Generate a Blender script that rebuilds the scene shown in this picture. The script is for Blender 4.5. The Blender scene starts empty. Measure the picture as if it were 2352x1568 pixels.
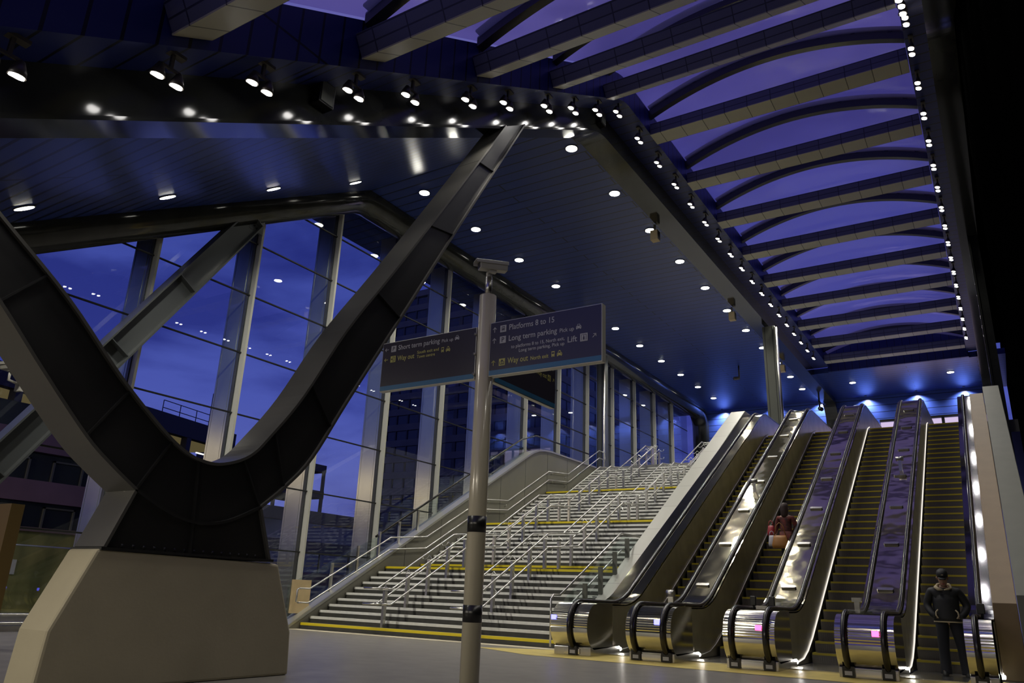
import bpy, math, random
from math import sin, cos, tan, pi, radians, sqrt, atan2
from mathutils import Vector, Matrix
random.seed(7)
S = bpy.context.scene
COL = S.collection

# ------------------------------------------------------------------ camera
H = 1.04
F_PX, YAW, PITCH, ROLL = 1755.4, radians(-32.7), radians(18.37), radians(2.19)
fw = Vector((sin(YAW)*cos(PITCH), cos(YAW)*cos(PITCH), sin(PITCH)))
rt = Vector((cos(YAW), -sin(YAW), 0))
up = rt.cross(fw)
r2 = rt*cos(ROLL) + up*sin(ROLL)
u2 = -rt*sin(ROLL) + up*cos(ROLL)
cam_d = bpy.data.cameras.new('camera')
cam = bpy.data.objects.new('camera', cam_d); COL.objects.link(cam)
cam.matrix_world = Matrix(((r2.x, u2.x, -fw.x, 0), (r2.y, u2.y, -fw.y, 0), (r2.z, u2.z, -fw.z, H), (0, 0, 0, 1)))
cam_d.sensor_width = 36; cam_d.lens = 36*F_PX/2352
cam_d.clip_end = 2000
S.camera = cam

# ------------------------------------------------------------------ exposure
vs = S.view_settings
vs.view_transform = 'Standard'; vs.look = 'None'; vs.gamma = 1; vs.use_curve_mapping = False
vs.exposure = 0.28

# ------------------------------------------------------------------ sky (dusk with clouds)
W = bpy.data.worlds.new('dusk'); S.world = W; W.use_nodes = True
nt = W.node_tree; nt.nodes.clear()
def nn(nt, t, **k):
    n = nt.nodes.new(t)
    for a, b in k.items():
        if a.startswith('i_'):
            n.inputs[a[2:].replace('_', ' ')].default_value = b
        else: setattr(n, a, b)
    return n
tc = nn(nt, 'ShaderNodeTexCoord')
sx = nn(nt, 'ShaderNodeSeparateXYZ')
nt.links.new(tc.outputs['Generated'], sx.inputs[0])
rmp = nn(nt, 'ShaderNodeValToRGB')
e = rmp.color_ramp.elements
e[0].position = 0.0; e[0].color = (0.145, 0.155, 0.43, 1)
e[1].position = 0.75; e[1].color = (0.13, 0.115, 0.32, 1)
m = e.new(0.22); m.color = (0.075, 0.095, 0.40, 1)
m = e.new(0.45); m.color = (0.040, 0.056, 0.30, 1)
nt.links.new(sx.outputs['Z'], rmp.inputs[0])
mp = nn(nt, 'ShaderNodeMapping'); mp.inputs['Scale'].default_value = (2.2, 2.2, 6.5)
nt.links.new(tc.outputs['Generated'], mp.inputs[0])
nz = nn(nt, 'ShaderNodeTexNoise'); nz.inputs['Scale'].default_value = 1.6; nz.inputs['Detail'].default_value = 6; nz.inputs['Roughness'].default_value = 0.5; nz.inputs['Distortion'].default_value = 0.3
nt.links.new(mp.outputs[0], nz.inputs['Vector'])
cr = nn(nt, 'ShaderNodeValToRGB'); cr.color_ramp.elements[0].position = 0.44; cr.color_ramp.elements[1].position = 0.60
cr.color_ramp.elements[0].color = (1, 1, 1, 1); cr.color_ramp.elements[1].color = (0.42, 0.42, 0.58, 1)
nt.links.new(nz.outputs['Fac'], cr.inputs[0])
mx = nn(nt, 'ShaderNodeMix', data_type='RGBA', blend_type='MULTIPLY'); mx.inputs[0].default_value = 1
nt.links.new(rmp.outputs[0], mx.inputs[6]); nt.links.new(cr.outputs[0], mx.inputs[7])
bg = nn(nt, 'ShaderNodeBackground'); bg.inputs[1].default_value = .98
nt.links.new(mx.outputs[2], bg.inputs[0])
wo = nn(nt, 'ShaderNodeOutputWorld'); nt.links.new(bg.outputs[0], wo.inputs[0])

# light levels of the lamps (watts)
P_DOWN, P_SPOT, P_WALL, P_ENT = 520, 85, 330, 620

# ------------------------------------------------------------------ materials
def mat(name, col=(.5, .5, .5), rough=.5, metal=0, spec=.5, noise=0, nscale=5, bump=0, bscale=20, emis=None, estr=0, coat=0, stretch=(1, 1, 1), detail=4, col2=None):
    m = bpy.data.materials.new(name); m.use_nodes = True
    t = m.node_tree; b = t.nodes['Principled BSDF']
    b.inputs['Base Color'].default_value = (*col, 1); b.inputs['Roughness'].default_value = rough
    b.inputs['Metallic'].default_value = metal; b.inputs['Specular IOR Level'].default_value = spec
    b.inputs['Coat Weight'].default_value = coat; b.inputs['Coat Roughness'].default_value = .08
    tcx = nn(t, 'ShaderNodeTexCoord'); mpp = nn(t, 'ShaderNodeMapping'); mpp.inputs['Scale'].default_value = stretch
    t.links.new(tcx.outputs['Object'], mpp.inputs[0])
    nz = nn(t, 'ShaderNodeTexNoise'); nz.inputs['Scale'].default_value = nscale; nz.inputs['Detail'].default_value = detail
    t.links.new(mpp.outputs[0], nz.inputs['Vector'])
    if noise or col2:
        r = nn(t, 'ShaderNodeValToRGB')
        c2 = col2 or tuple(max(0, c*(1-noise)) for c in col); c1 = col if col2 else tuple(min(1, c*(1+noise)) for c in col)
        r.color_ramp.elements[0].color = (*c2, 1); r.color_ramp.elements[0].position = .35
        r.color_ramp.elements[1].color = (*c1, 1); r.color_ramp.elements[1].position = .65
        t.links.new(nz.outputs['Fac'], r.inputs[0]); t.links.new(r.outputs[0], b.inputs['Base Color'])
    if bump:
        n2 = nn(t, 'ShaderNodeTexNoise'); n2.inputs['Scale'].default_value = bscale; n2.inputs['Detail'].default_value = 2
        t.links.new(mpp.outputs[0], n2.inputs['Vector'])
        bp = nn(t, 'ShaderNodeBump'); bp.inputs['Strength'].default_value = bump; bp.inputs['Distance'].default_value = .05
        t.links.new(n2.outputs['Fac'], bp.inputs['Height']); t.links.new(bp.outputs[0], b.inputs['Normal'])
    if emis:
        b.inputs['Emission Color'].default_value = (*emis, 1); b.inputs['Emission Strength'].default_value = estr
    return m

def seam_mat(name, col, rough, pitch, length, gap, axes, spec=.5, metal=0, dark=.15, offset=.5, noise=.06):
    """panels with dark seams; axes maps object coords onto the brick texture: (u, v)"""
    m = mat(name, col, rough, metal, spec)
    t = m.node_tree; b = t.nodes['Principled BSDF']
    tcx = nn(t, 'ShaderNodeTexCoord'); s = nn(t, 'ShaderNodeSeparateXYZ'); c = nn(t, 'ShaderNodeCombineXYZ')
    t.links.new(tcx.outputs['Object'], s.inputs[0])
    t.links.new(s.outputs[axes[0]], c.inputs[0]); t.links.new(s.outputs[axes[1]], c.inputs[1])
    br = nn(t, 'ShaderNodeTexBrick'); br.offset = offset; br.offset_frequency = 2
    br.inputs['Scale'].default_value = 1; br.inputs['Brick Width'].default_value = length; br.inputs['Row Height'].default_value = pitch
    br.inputs['Mortar Size'].default_value = gap; br.inputs['Mortar Smooth'].default_value = .0
    br.inputs['Color1'].default_value = (*[x*(1+noise) for x in col], 1); br.inputs['Color2'].default_value = (*[x*(1-noise) for x in col], 1)
    br.inputs['Mortar'].default_value = (*[x*dark for x in col], 1)
    t.links.new(c.outputs[0], br.inputs['Vector']); t.links.new(br.outputs['Color'], b.inputs['Base Color'])
    return m

def emit(name, col, s):
    m = bpy.data.materials.new(name); m.use_nodes = True; t = m.node_tree; t.nodes.clear()
    e = nn(t, 'ShaderNodeEmission'); e.inputs[0].default_value = (*col, 1); e.inputs[1].default_value = s
    o = nn(t, 'ShaderNodeOutputMaterial'); t.links.new(e.outputs[0], o.inputs[0]); return m

def schlick(t, f0=.05, top=.9):
    lw = nn(t, 'ShaderNodeLayerWeight'); lw.inputs[0].default_value = .5
    p = nn(t, 'ShaderNodeMath', operation='POWER'); p.inputs[1].default_value = 5; t.links.new(lw.outputs['Facing'], p.inputs[0])
    m = nn(t, 'ShaderNodeMath', operation='MULTIPLY_ADD'); m.inputs[1].default_value = top; m.inputs[2].default_value = f0; t.links.new(p.outputs[0], m.inputs[0])
    return m.outputs[0]
def glass(name, tint=(.86, .9, .92), refl=1.0, rough=.0, base=0.0, basecol=(.1, .1, .1), ior=1.5):
    m = bpy.data.materials.new(name); m.use_nodes = True; t = m.node_tree; t.nodes.clear()
    tr = nn(t, 'ShaderNodeBsdfTransparent'); tr.inputs[0].default_value = (*tint, 1)
    gl = nn(t, 'ShaderNodeBsdfGlossy'); gl.inputs['Roughness'].default_value = rough; gl.inputs[0].default_value = (refl, refl, refl, 1)
    fr = schlick(t)
    mi = nn(t, 'ShaderNodeMixShader'); t.links.new(fr, mi.inputs[0]); t.links.new(tr.outputs[0], mi.inputs[1]); t.links.new(gl.outputs[0], mi.inputs[2])
    last = mi
    if base:
        df = nn(t, 'ShaderNodeBsdfDiffuse'); df.inputs[0].default_value = (*basecol, 1)
        m2 = nn(t, 'ShaderNodeMixShader'); m2.inputs[0].default_value = base
        t.links.new(mi.outputs[0], m2.inputs[1]); t.links.new(df.outputs[0], m2.inputs[2]); last = m2
    o = nn(t, 'ShaderNodeOutputMaterial'); t.links.new(last.outputs[0], o.inputs[0]); return m

M = dict(
 floor=mat('grey terrazzo', (.165, .155, .14), .36, noise=.12, nscale=3, spec=.4),
 floor2=mat('upper floor', (.2, .2, .2), .5),
 cream=mat('cream paving', (.50, .45, .33), .5, noise=.08, nscale=8),
 tactile=mat('yellow paving', (.52, .41, .10), .45, noise=.12, nscale=4),
 ceil=seam_mat('blue ceiling planks', (.024, .045, .21), .30, .43, 9.0, .022, (0, 1), spec=.55, dark=.06, offset=.37),
 ceils=seam_mat('sloping blue ceiling planks', (.024, .045, .21), .28, .372, 9.0, .034, (0, 1), spec=.55, dark=.06, offset=.37),
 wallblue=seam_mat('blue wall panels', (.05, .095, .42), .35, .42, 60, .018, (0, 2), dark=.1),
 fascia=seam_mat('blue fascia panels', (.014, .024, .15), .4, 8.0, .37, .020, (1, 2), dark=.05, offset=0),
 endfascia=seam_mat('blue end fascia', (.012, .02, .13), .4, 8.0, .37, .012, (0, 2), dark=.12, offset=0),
 steel=mat('dark painted steel', (.022, .023, .021), .11, spec=.45, noise=.15, nscale=2),
 vsteel=mat('charcoal painted steel', (.014, .014, .014), .33, spec=.55, noise=.15, nscale=1.5),
 vflange=mat('grey painted flange', (.065, .063, .058), .32, spec=.5, noise=.08, nscale=1.5),
 brace=mat('grey painted brace steel', (.055, .06, .062), .35, spec=.6),
 post=mat('column steel', (.10, .105, .09), .32, spec=.6, metal=.2),
 ss=mat('stainless', (.50, .49, .47), .22, 1, noise=.08, nscale=3, bump=.10, bscale=2.2),
 ssd=mat('stainless deck', (.50, .46, .34), .085, 1, noise=.05, nscale=3, bump=.5, bscale=1.1),
 ssside=mat('stainless side panel', (.48, .46, .385), .33, 1, noise=.12, nscale=2, bump=.22, bscale=1.3),
 chrome=mat('ribbed chrome', (.62, .60, .55), .12, 1),
 ssrail=mat('brushed tube', (.56, .55, .51), .30, 1),
 fin=mat('brushed fin', (.56, .56, .44), .32, .6, noise=.1, nscale=.7, stretch=(1, 1, .6), bump=.06, bscale=1.2),
 mull=mat('pale mullion cover', (.46, .46, .39), .45),
 mulld=mat('black mullion', (.012, .013, .013), .4),
 black=mat('black rubber', (.012, .010, .010), .22, spec=.6),
 blackm=mat('black gloss', (.01, .01, .01), .3),
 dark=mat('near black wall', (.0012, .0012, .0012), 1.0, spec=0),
 conc=mat('concrete', (.32, .285, .20), .75, noise=.05, nscale=1.5, bump=.02, bscale=30),
 stair=mat('stair stone', (.052, .052, .044), .6, noise=.12, nscale=6),
 nose=mat('pale nosing', (.80, .80, .75), .45, noise=.05, nscale=9),
 nosey=mat('yellow nosing', (.72, .58, .02), .4),
 cheek=mat('grey stair cheek', (.17, .165, .13), .4, noise=.05, nscale=1),
 cheekp=seam_mat('pale parapet panels', (.29, .29, .255), .4, 30, 1.25, .008, (1, 0), dark=.5, offset=0),
 cap=mat('parapet cap', (.42, .42, .38), .3, metal=.6),
 stepd=mat('escalator step', (.10, .09, .078), .45, metal=.3),
 stepy=mat('yellow step edge', (.37, .30, .01), .5),
 pole=mat('cream pole', (.47, .43, .32), .22, coat=.3),
 signface=mat('navy sign face', (.040, .036, .055), .26, spec=.6),
 signblue=mat('blue sign band', (.04, .15, .30), .3),
 signframe=mat('sign frame', (.55, .54, .50), .3, metal=.3),
 white=mat('white lettering', (.42, .42, .44), .5),
 yell=mat('yellow lettering', (.46, .43, .12), .5),
 cctv=mat('camera housing', (.42, .41, .37), .4),
 beamc=seam_mat('pale cladding with uplight tint', (.42, .40, .30), .45, 20, .62, .010, (0, 1), dark=.2, offset=0),  # pale soffit panels, colour raised to carry warm light from below
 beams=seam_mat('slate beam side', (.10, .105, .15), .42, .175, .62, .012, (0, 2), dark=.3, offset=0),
 arch=mat('arch rib', (.020, .020, .018), .3, spec=.5),
 wood=mat('pale timber panel', (.50, .38, .20), .5, noise=.08, nscale=4),
 ochre=mat('ochre panel', (.10, .062, .013), .5),
 tan=mat('tan parapet panels', (.25, .17, .085), .5, noise=.05, nscale=3),
 pale=mat('pale green grey panels', (.15, .155, .12), .5, noise=.04, nscale=3),
 office=mat('office concrete', (.07, .07, .08), .8, noise=.12, nscale=.3),
 officew=mat('office windows', (.006, .008, .03), .2, spec=.5),
 pink=mat('pink stone', (.15, .095, .115), .8, noise=.12, nscale=.6),
 bdark=mat('dark building', (.018, .019, .03), .7),
 bwin=mat('dark windows', (.014, .018, .022), .15, spec=.8),
 ply=mat('plywood hoarding', (.23, .21, .075), .7, col2=(.11, .115, .035), nscale=1.8, stretch=(1, 1, .35)),
 asphalt=mat('asphalt', (.03, .03, .035), .8),
 lampmetal=mat('lamp housing', (.07, .06, .05), .4),
 glassw=glass('window glass', (.90, .94, .96), .9),
 glassb=glass('balustrade glass', (.88, .93, .92), .9),
 skin=mat('skin', (.34, .20, .14), .5), jacket=mat('black jacket', (.012, .013, .013), .6), denim=mat('dark trousers', (.008, .009, .014), .8),
 trim=mat('cream fleece trim', (.50, .42, .26), .9), hair=mat('dark hair', (.03, .014, .01), .6), coatred=mat('dark red patterned coat', (.17, .028, .02), .8, col2=(.035, .012, .01), nscale=9),
 bagbrown=mat('tan leather bag', (.34, .15, .03), .5), bagred=mat('red bag', (.35, .03, .04), .5), bagwhite=mat('white carrier bag', (.5, .48, .52), .6),
 e_down=emit('downlight lens', (1, .98, .86), 22), e_spot=emit('spotlight lens', (1, .97, .93), 16),
 e_foot=emit('foot lamp', (.95, 1, .93), 9), e_skirt=emit('skirt light strip', (1, .93, .84), .85),
 e_blue=emit('blue signal', (.12, .12, 1), 5), e_red=emit('red signal', (1, .08, .25), 4),
 e_warm=emit('glowing car park ceiling', (.55, .40, .17), .17), e_tube=emit('tube lamp', (1, .9, .75), 4), e_orange=emit('orange lamp', (1, .45, .1), 4),
 e_pane=emit('lit room beyond', (.72, .58, .85), .75),
)
fb = M['fin'].node_tree.nodes['Principled BSDF']; fb.inputs['Anisotropic'].default_value = .9; fb.inputs['Metallic'].default_value = 1; fb.inputs['Roughness'].default_value = .33
tg = M['fin'].node_tree.nodes.new('ShaderNodeTangent'); tg.direction_type = 'RADIAL'; tg.axis = 'Z'
M['fin'].node_tree.links.new(tg.outputs[0], fb.inputs['Tangent'])
M['ssdark'] = mat('darkened polished deck', (.09, .09, .11), .07, 1)  # darkened copy of the deck steel, tones down the spotlight reflections
# roof cushions: thin translucent film, see-through with a soft sheen
def film(name):
    m = bpy.data.materials.new(name); m.use_nodes = True; t = m.node_tree; t.nodes.clear()
    tr = nn(t, 'ShaderNodeBsdfTransparent'); tr.inputs[0].default_value = (.92, .78, .95, 1)
    tl = nn(t, 'ShaderNodeBsdfTranslucent'); tl.inputs[0].default_value = (.8, .74, .84, 1)
    df = nn(t, 'ShaderNodeBsdfDiffuse'); df.inputs[0].default_value = (.62, .55, .66, 1)
    gl = nn(t, 'ShaderNodeBsdfGlossy'); gl.inputs['Roughness'].default_value = .07
    nz = nn(t, 'ShaderNodeTexNoise'); nz.inputs['Scale'].default_value = 1.3; nz.inputs['Detail'].default_value = 3
    tcx = nn(t, 'ShaderNodeTexCoord'); mpp = nn(t, 'ShaderNodeMapping'); mpp.inputs['Scale'].default_value = (.35, 1.6, 1)
    t.links.new(tcx.outputs['Object'], mpp.inputs[0]); t.links.new(mpp.outputs[0], nz.inputs['Vector'])
    bp = nn(t, 'ShaderNodeBump'); bp.inputs['Strength'].default_value = .35; bp.inputs['Distance'].default_value = .12
    t.links.new(nz.outputs['Fac'], bp.inputs['Height']); t.links.new(bp.outputs[0], gl.inputs['Normal'])
    a = nn(t, 'ShaderNodeMixShader'); a.inputs[0].default_value = .35; t.links.new(tl.outputs[0], a.inputs[1]); t.links.new(df.outputs[0], a.inputs[2])
    b = nn(t, 'ShaderNodeMixShader'); b.inputs[0].default_value = .40; t.links.new(tr.outputs[0], b.inputs[1]); t.links.new(a.outputs[0], b.inputs[2])
    fr = schlick(t, .05, .35)
    c = nn(t, 'ShaderNodeMixShader'); t.links.new(fr, c.inputs[0]); t.links.new(b.outputs[0], c.inputs[1]); t.links.new(gl.outputs[0], c.inputs[2])
    o = nn(t, 'ShaderNodeOutputMaterial'); t.links.new(c.outputs[0], o.inputs[0]); return m
M['film'] = film('roof film')

# ------------------------------------------------------------------ mesh helpers
class MB:
    def __init__(s): s.v = []; s.f = []; s.m = []; s.sm = []
    def add(s, vs, fs, mi=0, smooth=False):
        o = len(s.v); s.v += [tuple(v) for v in vs]
        for f in fs: s.f.append([i+o for i in f]); s.m.append(mi); s.sm.append(smooth)
        return s
    def box(s, x0, x1, y0, y1, z0, z1, mi=0):
        return s.add([(x0, y0, z0), (x1, y0, z0), (x1, y1, z0), (x0, y1, z0), (x0, y0, z1), (x1, y0, z1), (x1, y1, z1), (x0, y1, z1)],
                     [(0, 3, 2, 1), (4, 5, 6, 7), (0, 1, 5, 4), (1, 2, 6, 5), (2, 3, 7, 6), (3, 0, 4, 7)], mi)
    def prism(s, poly, a0, a1, axis='x', mi=0, smooth=False):
        """poly in the plane normal to axis ((y,z) for x, (x,z) for y, (x,y) for z)"""
        n = len(poly)
        def P(p, a): return {'x': (a, p[0], p[1]), 'y': (p[0], a, p[1]), 'z': (p[0], p[1], a)}[axis]
        vs = [P(p, a0) for p in poly]+[P(p, a1) for p in poly]
        s.add(vs, [list(range(n)), list(range(2*n-1, n-1, -1))], mi)
        o = len(s.v)-2*n
        for i in range(n):
            j = (i+1) % n; s.f.append([o+i, o+n+i, o+n+j, o+j]); s.m.append(mi); s.sm.append(smooth)
        return s
    def tube(s, pts, r, n=10, mi=0, closed=False, caps=True, rb=None):
        pts = [Vector(p) for p in pts]; L = len(pts); rings = []
        ref = None
        for i, p in enumerate(pts):
            if closed: t = (pts[(i+1) % L]-pts[i-1])
            else: t = pts[min(i+1, L-1)]-pts[max(i-1, 0)]
            t.normalize()
            if ref is None:
                ref = Vector((0, 0, 1)) if abs(t.z) < .9 else Vector((1, 0, 0))
            a = t.cross(ref)
            if a.length < 1e-4: a = t.cross(Vector((1, 0, 0)))
            a.normalize(); b = a.cross(t).normalized(); ref = b
            k = 1.0
            if 0 < i < L-1:
                c = (pts[i+1]-pts[i]).normalized().dot((pts[i]-pts[i-1]).normalized()); k = 1
            rr = r[i] if isinstance(r, (list, tuple)) else r
            rb2 = rb if rb else rr
            rings.append([p+a*rr*cos(2*pi*j/n)+b*rb2*sin(2*pi*j/n) for j in range(n)])
        vs = [q for R in rings for q in R]; fs = []
        for i in range(L if closed else L-1):
            k = (i+1) % L
            for j in range(n): fs.append((i*n+j, i*n+(j+1) % n, k*n+(j+1) % n, k*n+j))
        s.add(vs, fs, mi, True)
        if caps and not closed:
            o = len(s.v)-L*n
            s.f.append([o+j for j in range(n)][::-1]); s.m.append(mi); s.sm.append(False)
            s.f.append([o+(L-1)*n+j for j in range(n)]); s.m.append(mi); s.sm.append(False)
        return s
    def cyl(s, a, b, r, n=16, mi=0): return s.tube([a, b], r, n, mi)
    def sweep(s, path, prof, mi=0, smooth=False):
        """path: list of (y,z); prof: list of (x, offset along path normal); closed profile, open path"""
        L = len(path); n = len(prof); vs = []
        for i in range(L):
            if i == 0: d = (path[1][0]-path[0][0], path[1][1]-path[0][1])
            elif i == L-1: d = (path[-1][0]-path[-2][0], path[-1][1]-path[-2][1])
            else:
                d1 = (path[i][0]-path[i-1][0], path[i][1]-path[i-1][1]); d2 = (path[i+1][0]-path[i][0], path[i+1][1]-path[i][1])
                l1 = math.hypot(*d1); l2 = math.hypot(*d2); d = (d1[0]/l1+d2[0]/l2, d1[1]/l1+d2[1]/l2)
            l = math.hypot(*d); d = (d[0]/l, d[1]/l); nr = (-d[1], d[0])
            for (x, o) in prof: vs.append((x, path[i][0]+nr[0]*o, path[i][1]+nr[1]*o))
        fs = []
        for i in range(L-1):
            for j in range(n): fs.append((i*n+j, i*n+(j+1) % n, (i+1)*n+(j+1) % n, (i+1)*n+j))
        s.add(vs, fs, mi, smooth)
        o = len(s.v)-L*n
        s.f.append([o+j for j in range(n)][::-1]); s.m.append(mi); s.sm.append(False)
        s.f.append([o+(L-1)*n+j for j in range(n)]); s.m.append(mi); s.sm.append(False)
        return s
    def loft(s, rings, mi=0, caps=True):
        n = len(rings[0]); L = len(rings); vs = [q for R in rings for q in R]; fs = []
        for i in range(L-1):
            for j in range(n): fs.append((i*n+j, i*n+(j+1) % n, (i+1)*n+(j+1) % n, (i+1)*n+j))
        if caps: fs += [list(range(n))[::-1], [(L-1)*n+j for j in range(n)]]
        return s.add(vs, fs, mi, True)
    def shift(s, dx, dy, dz):
        s.v = [(a+dx, b+dy, c+dz) for a, b, c in s.v]; return s
    def build(s, name, ms, parent=None, loc=None, bevel=0):
        me = bpy.data.meshes.new(name); me.from_pydata(s.v, [], s.f)
        for m in (ms if isinstance(ms, (list, tuple)) else [ms]): me.materials.append(m)
        me.polygons.foreach_set('material_index', s.m); me.polygons.foreach_set('use_smooth', s.sm)
        import bmesh
        b = bmesh.new(); b.from_mesh(me); bmesh.ops.recalc_face_normals(b, faces=b.faces); b.to_mesh(me); b.free()
        me.update()
        o = bpy.data.objects.new(name, me); COL.objects.link(o)
        if parent: o.parent = parent
        if loc: o.location = loc
        if bevel:
            md = o.modifiers.new('bevel', 'BEVEL'); md.width = bevel; md.segments = 2; md.limit_method = 'ANGLE'
        return o

def tag(o, label=None, cat=None, group=None, kind=None):
    if label: o['label'] = label
    if cat: o['category'] = cat
    if group: o['group'] = group
    if kind: o['kind'] = kind
    return o
def thing(name, label, cat, loc=(0, 0, 0), group=None, rz=0):
    o = bpy.data.objects.new(name, None); COL.objects.link(o); o.location = loc; o.rotation_euler = (0, 0, rz)
    o.empty_display_size = .2
    return tag(o, label, cat, group)
def dup(root, loc=None, label=None):
    def cp(o, par):
        c = o.copy(); COL.objects.link(c); c.parent = par
        for ch in list(o.children): cp(ch, c)
        return c
    c = cp(root, None)
    if loc: c.location = loc
    if label: c['label'] = label
    return c
ORD = ['first', 'second', 'third', 'fourth', 'fifth', 'sixth', 'seventh', 'eighth', 'ninth', 'tenth', 'eleventh', 'twelfth', 'thirteenth', 'fourteenth', 'fifteenth', 'sixteenth', 'seventeenth', 'eighteenth', 'nineteenth', 'twentieth', 'twenty-first', 'twenty-second', 'twenty-third', 'twenty-fourth', 'twenty-fifth', 'twenty-sixth', 'twenty-seventh', 'twenty-eighth', 'twenty-ninth', 'thirtieth', 'thirty-first', 'thirty-second']
def spot(name, loc, power, angle, parent, col=(1, .95, .84), direction=(0, 0, -1), blend=.4, size=.08):
    l = bpy.data.lights.new(name, 'SPOT'); l.energy = power; l.spot_size = radians(angle); l.spot_blend = blend; l.color = col; l.shadow_soft_size = size
    o = bpy.data.objects.new(name, l); COL.objects.link(o); o.location = loc
    o.rotation_euler = Vector(direction).to_track_quat('-Z', 'Y').to_euler()
    if parent: o.parent = parent
    return o

# roof section: flat beyond FOLD, sloping down 30 degrees towards the entrance before it
FOLD = 16.3; SL = .577
def rz_(y, z): return z if y >= FOLD else z+SL*(y-FOLD)
def arc_path(z, r, y0, y1, drop=None, n=10):
    """(y,z) polyline along the folded roof, rounded at the fold; drop = z to go down to at the far end"""
    a = atan2(SL, 1); t = r*tan(a/2)
    pts = [(y0, z+SL*(y0-FOLD))]
    cy, cz = FOLD+t, z-r
    for i in range(n+1):
        th = pi/2+a*(1-i/n); pts.append((cy+r*cos(th), cz+r*sin(th)))
    if drop is None: pts.append((y1, z))
    else:
        rr = 1.1
        for i in range(9):
            th = pi/2*(1-i/8); pts.append((y1-rr+rr*cos(th), z-rr+rr*sin(th)))
        pts.append((y1, drop))
    return pts

# ------------------------------------------------------------------ setting: floors, ceiling, walls
tag(MB().box(-24, 2.2, -14, 60, -.2, 0).build('floor', M['floor']), kind='structure')
tag(MB().box(-17.3, 1.2, 33.2, 51.4, 6.6, 7.0).box(-7.75, 1.2, 28.9, 33.2, 6.6, 7.0).build('floor', M['floor2']), kind='structure')
tag(MB().box(-16.6, -8.0, 14.9, 15.32, 0.001, .006).build('trim_1', M['cream']), kind='structure')
tag(MB().add([(-9.6, 14.05, .004), (-7.9, 15.2, .004), (.6, 15.6, .004), (.6, 13.05, .004), (-7.9, 13.2, .004)], [(0, 4, 3, 2, 1)]).build('trim_2', M['tactile']), kind='structure')
# ceiling: flat soffit and sloping soffit left of the roof light, flat part at the far end
c = MB()
c.prism([(FOLD, 13.6), (51.4, 13.6), (51.4, 13.9), (FOLD, 13.9)], -19.55, -8.1, 'x')
tag(MB().prism([(0, 13.6+SL*(0-FOLD)), (FOLD, 13.6), (FOLD, 13.9), (0, 13.9+SL*(0-FOLD))], -19.55, -8.1, 'x').build('ceiling', M['ceils']), kind='structure')
c.box(-8.1, 1.5, 44.4, 51.4, 13.6, 13.9)
tag(MB().box(.3, 1.5, 12, 43.6, 13.96, 14.1).prism([(0, 13.96+SL*(0-FOLD)), (FOLD, 13.96), (FOLD, 14.1), (0, 14.1+SL*(0-FOLD))], .3, 1.5, 'x').build('ceiling', M['dark']), kind='structure')
tag(c.build('ceiling', M['ceil']), kind='structure')
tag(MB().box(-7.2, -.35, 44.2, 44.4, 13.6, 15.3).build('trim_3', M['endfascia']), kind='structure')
tag(MB().box(-19.5, 1.5, -14, 0.0, 4.2, 4.5).build('ceiling', M['ceil']), kind='structure')
# far wall with a window strip at its foot
w = MB(); w.box(-17.3, -5.6, 50.9, 51.3, 6.9, 13.6); w.box(-5.6, .9, 50.9, 51.3, 12.0, 13.6); w.box(.3, .9, 50.9, 51.3, 6.9, 12.0)
tag(w.build('wall_far', M['wallblue']), kind='structure')
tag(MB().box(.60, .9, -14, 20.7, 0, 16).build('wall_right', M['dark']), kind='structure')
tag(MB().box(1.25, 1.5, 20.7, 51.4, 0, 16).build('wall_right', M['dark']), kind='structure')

tag(MB().box(-19.5, 1.2, -14.3, -14, 0, 4.5).build('wall_back', M['cheek']), kind='structure')
tag(MB().box(-17.5, -17.2, -14, 1, 0, 5).build('wall_left', M['cheek']), kind='structure')
# blue stepped fascia either side of the roof light
def fasc(xa, xb, name, label):
    s = 1 if xb > xa else -1
    prof = [(xa, 0), (xb, 0), (xb, .75), (xb-s*.12, .75), (xb-s*.12, .06), (xa, .06)]
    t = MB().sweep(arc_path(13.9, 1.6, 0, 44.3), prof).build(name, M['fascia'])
    return tag(t, kind='structure')
fasc(-8.0, -7.15, 'trim_4', '')
fasc(.1, -.42, 'trim_5', '')

# girders
def girder(x0, x1, label, z0=13.18, z1=13.95, drop=7.0, lip=.05):
    t = thing('roof_girder', label, 'girder', (0, 0, 0), 'box girders along the roof light')
    h = z1-z0
    MB().sweep(arc_path(z0+.0, 1.9, 0, 50.6, drop), [(x0, .04), (x0, h), (x1, h), (x1, .04)]).build('girder_body', M['steel'], t)
    MB().sweep(arc_path(z0+.0, 1.9, 0, 50.6, drop), [(x0-.08, 0), (x0-.08, .05), (x1+.08, .05), (x1+.08, 0)]).build('bottom_flange', M['steel'], t)
    return t
girder(-8.55, -7.98, 'long dark steel box girder bending above the two-armed column')
girder(.12, .5, 'dark steel girder at the right edge of the glazed roof')
MB_t = MB().tube([(-16.78, y, z) for y, z in arc_path(13.52, 2.2, 0, 50.6, 7.0, 14)], .55, 32)
tag(MB_t.build('tubular_eaves_beam', M['steel']), 'dark round tubular beam running along the top of the glass wall', 'beam')

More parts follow.
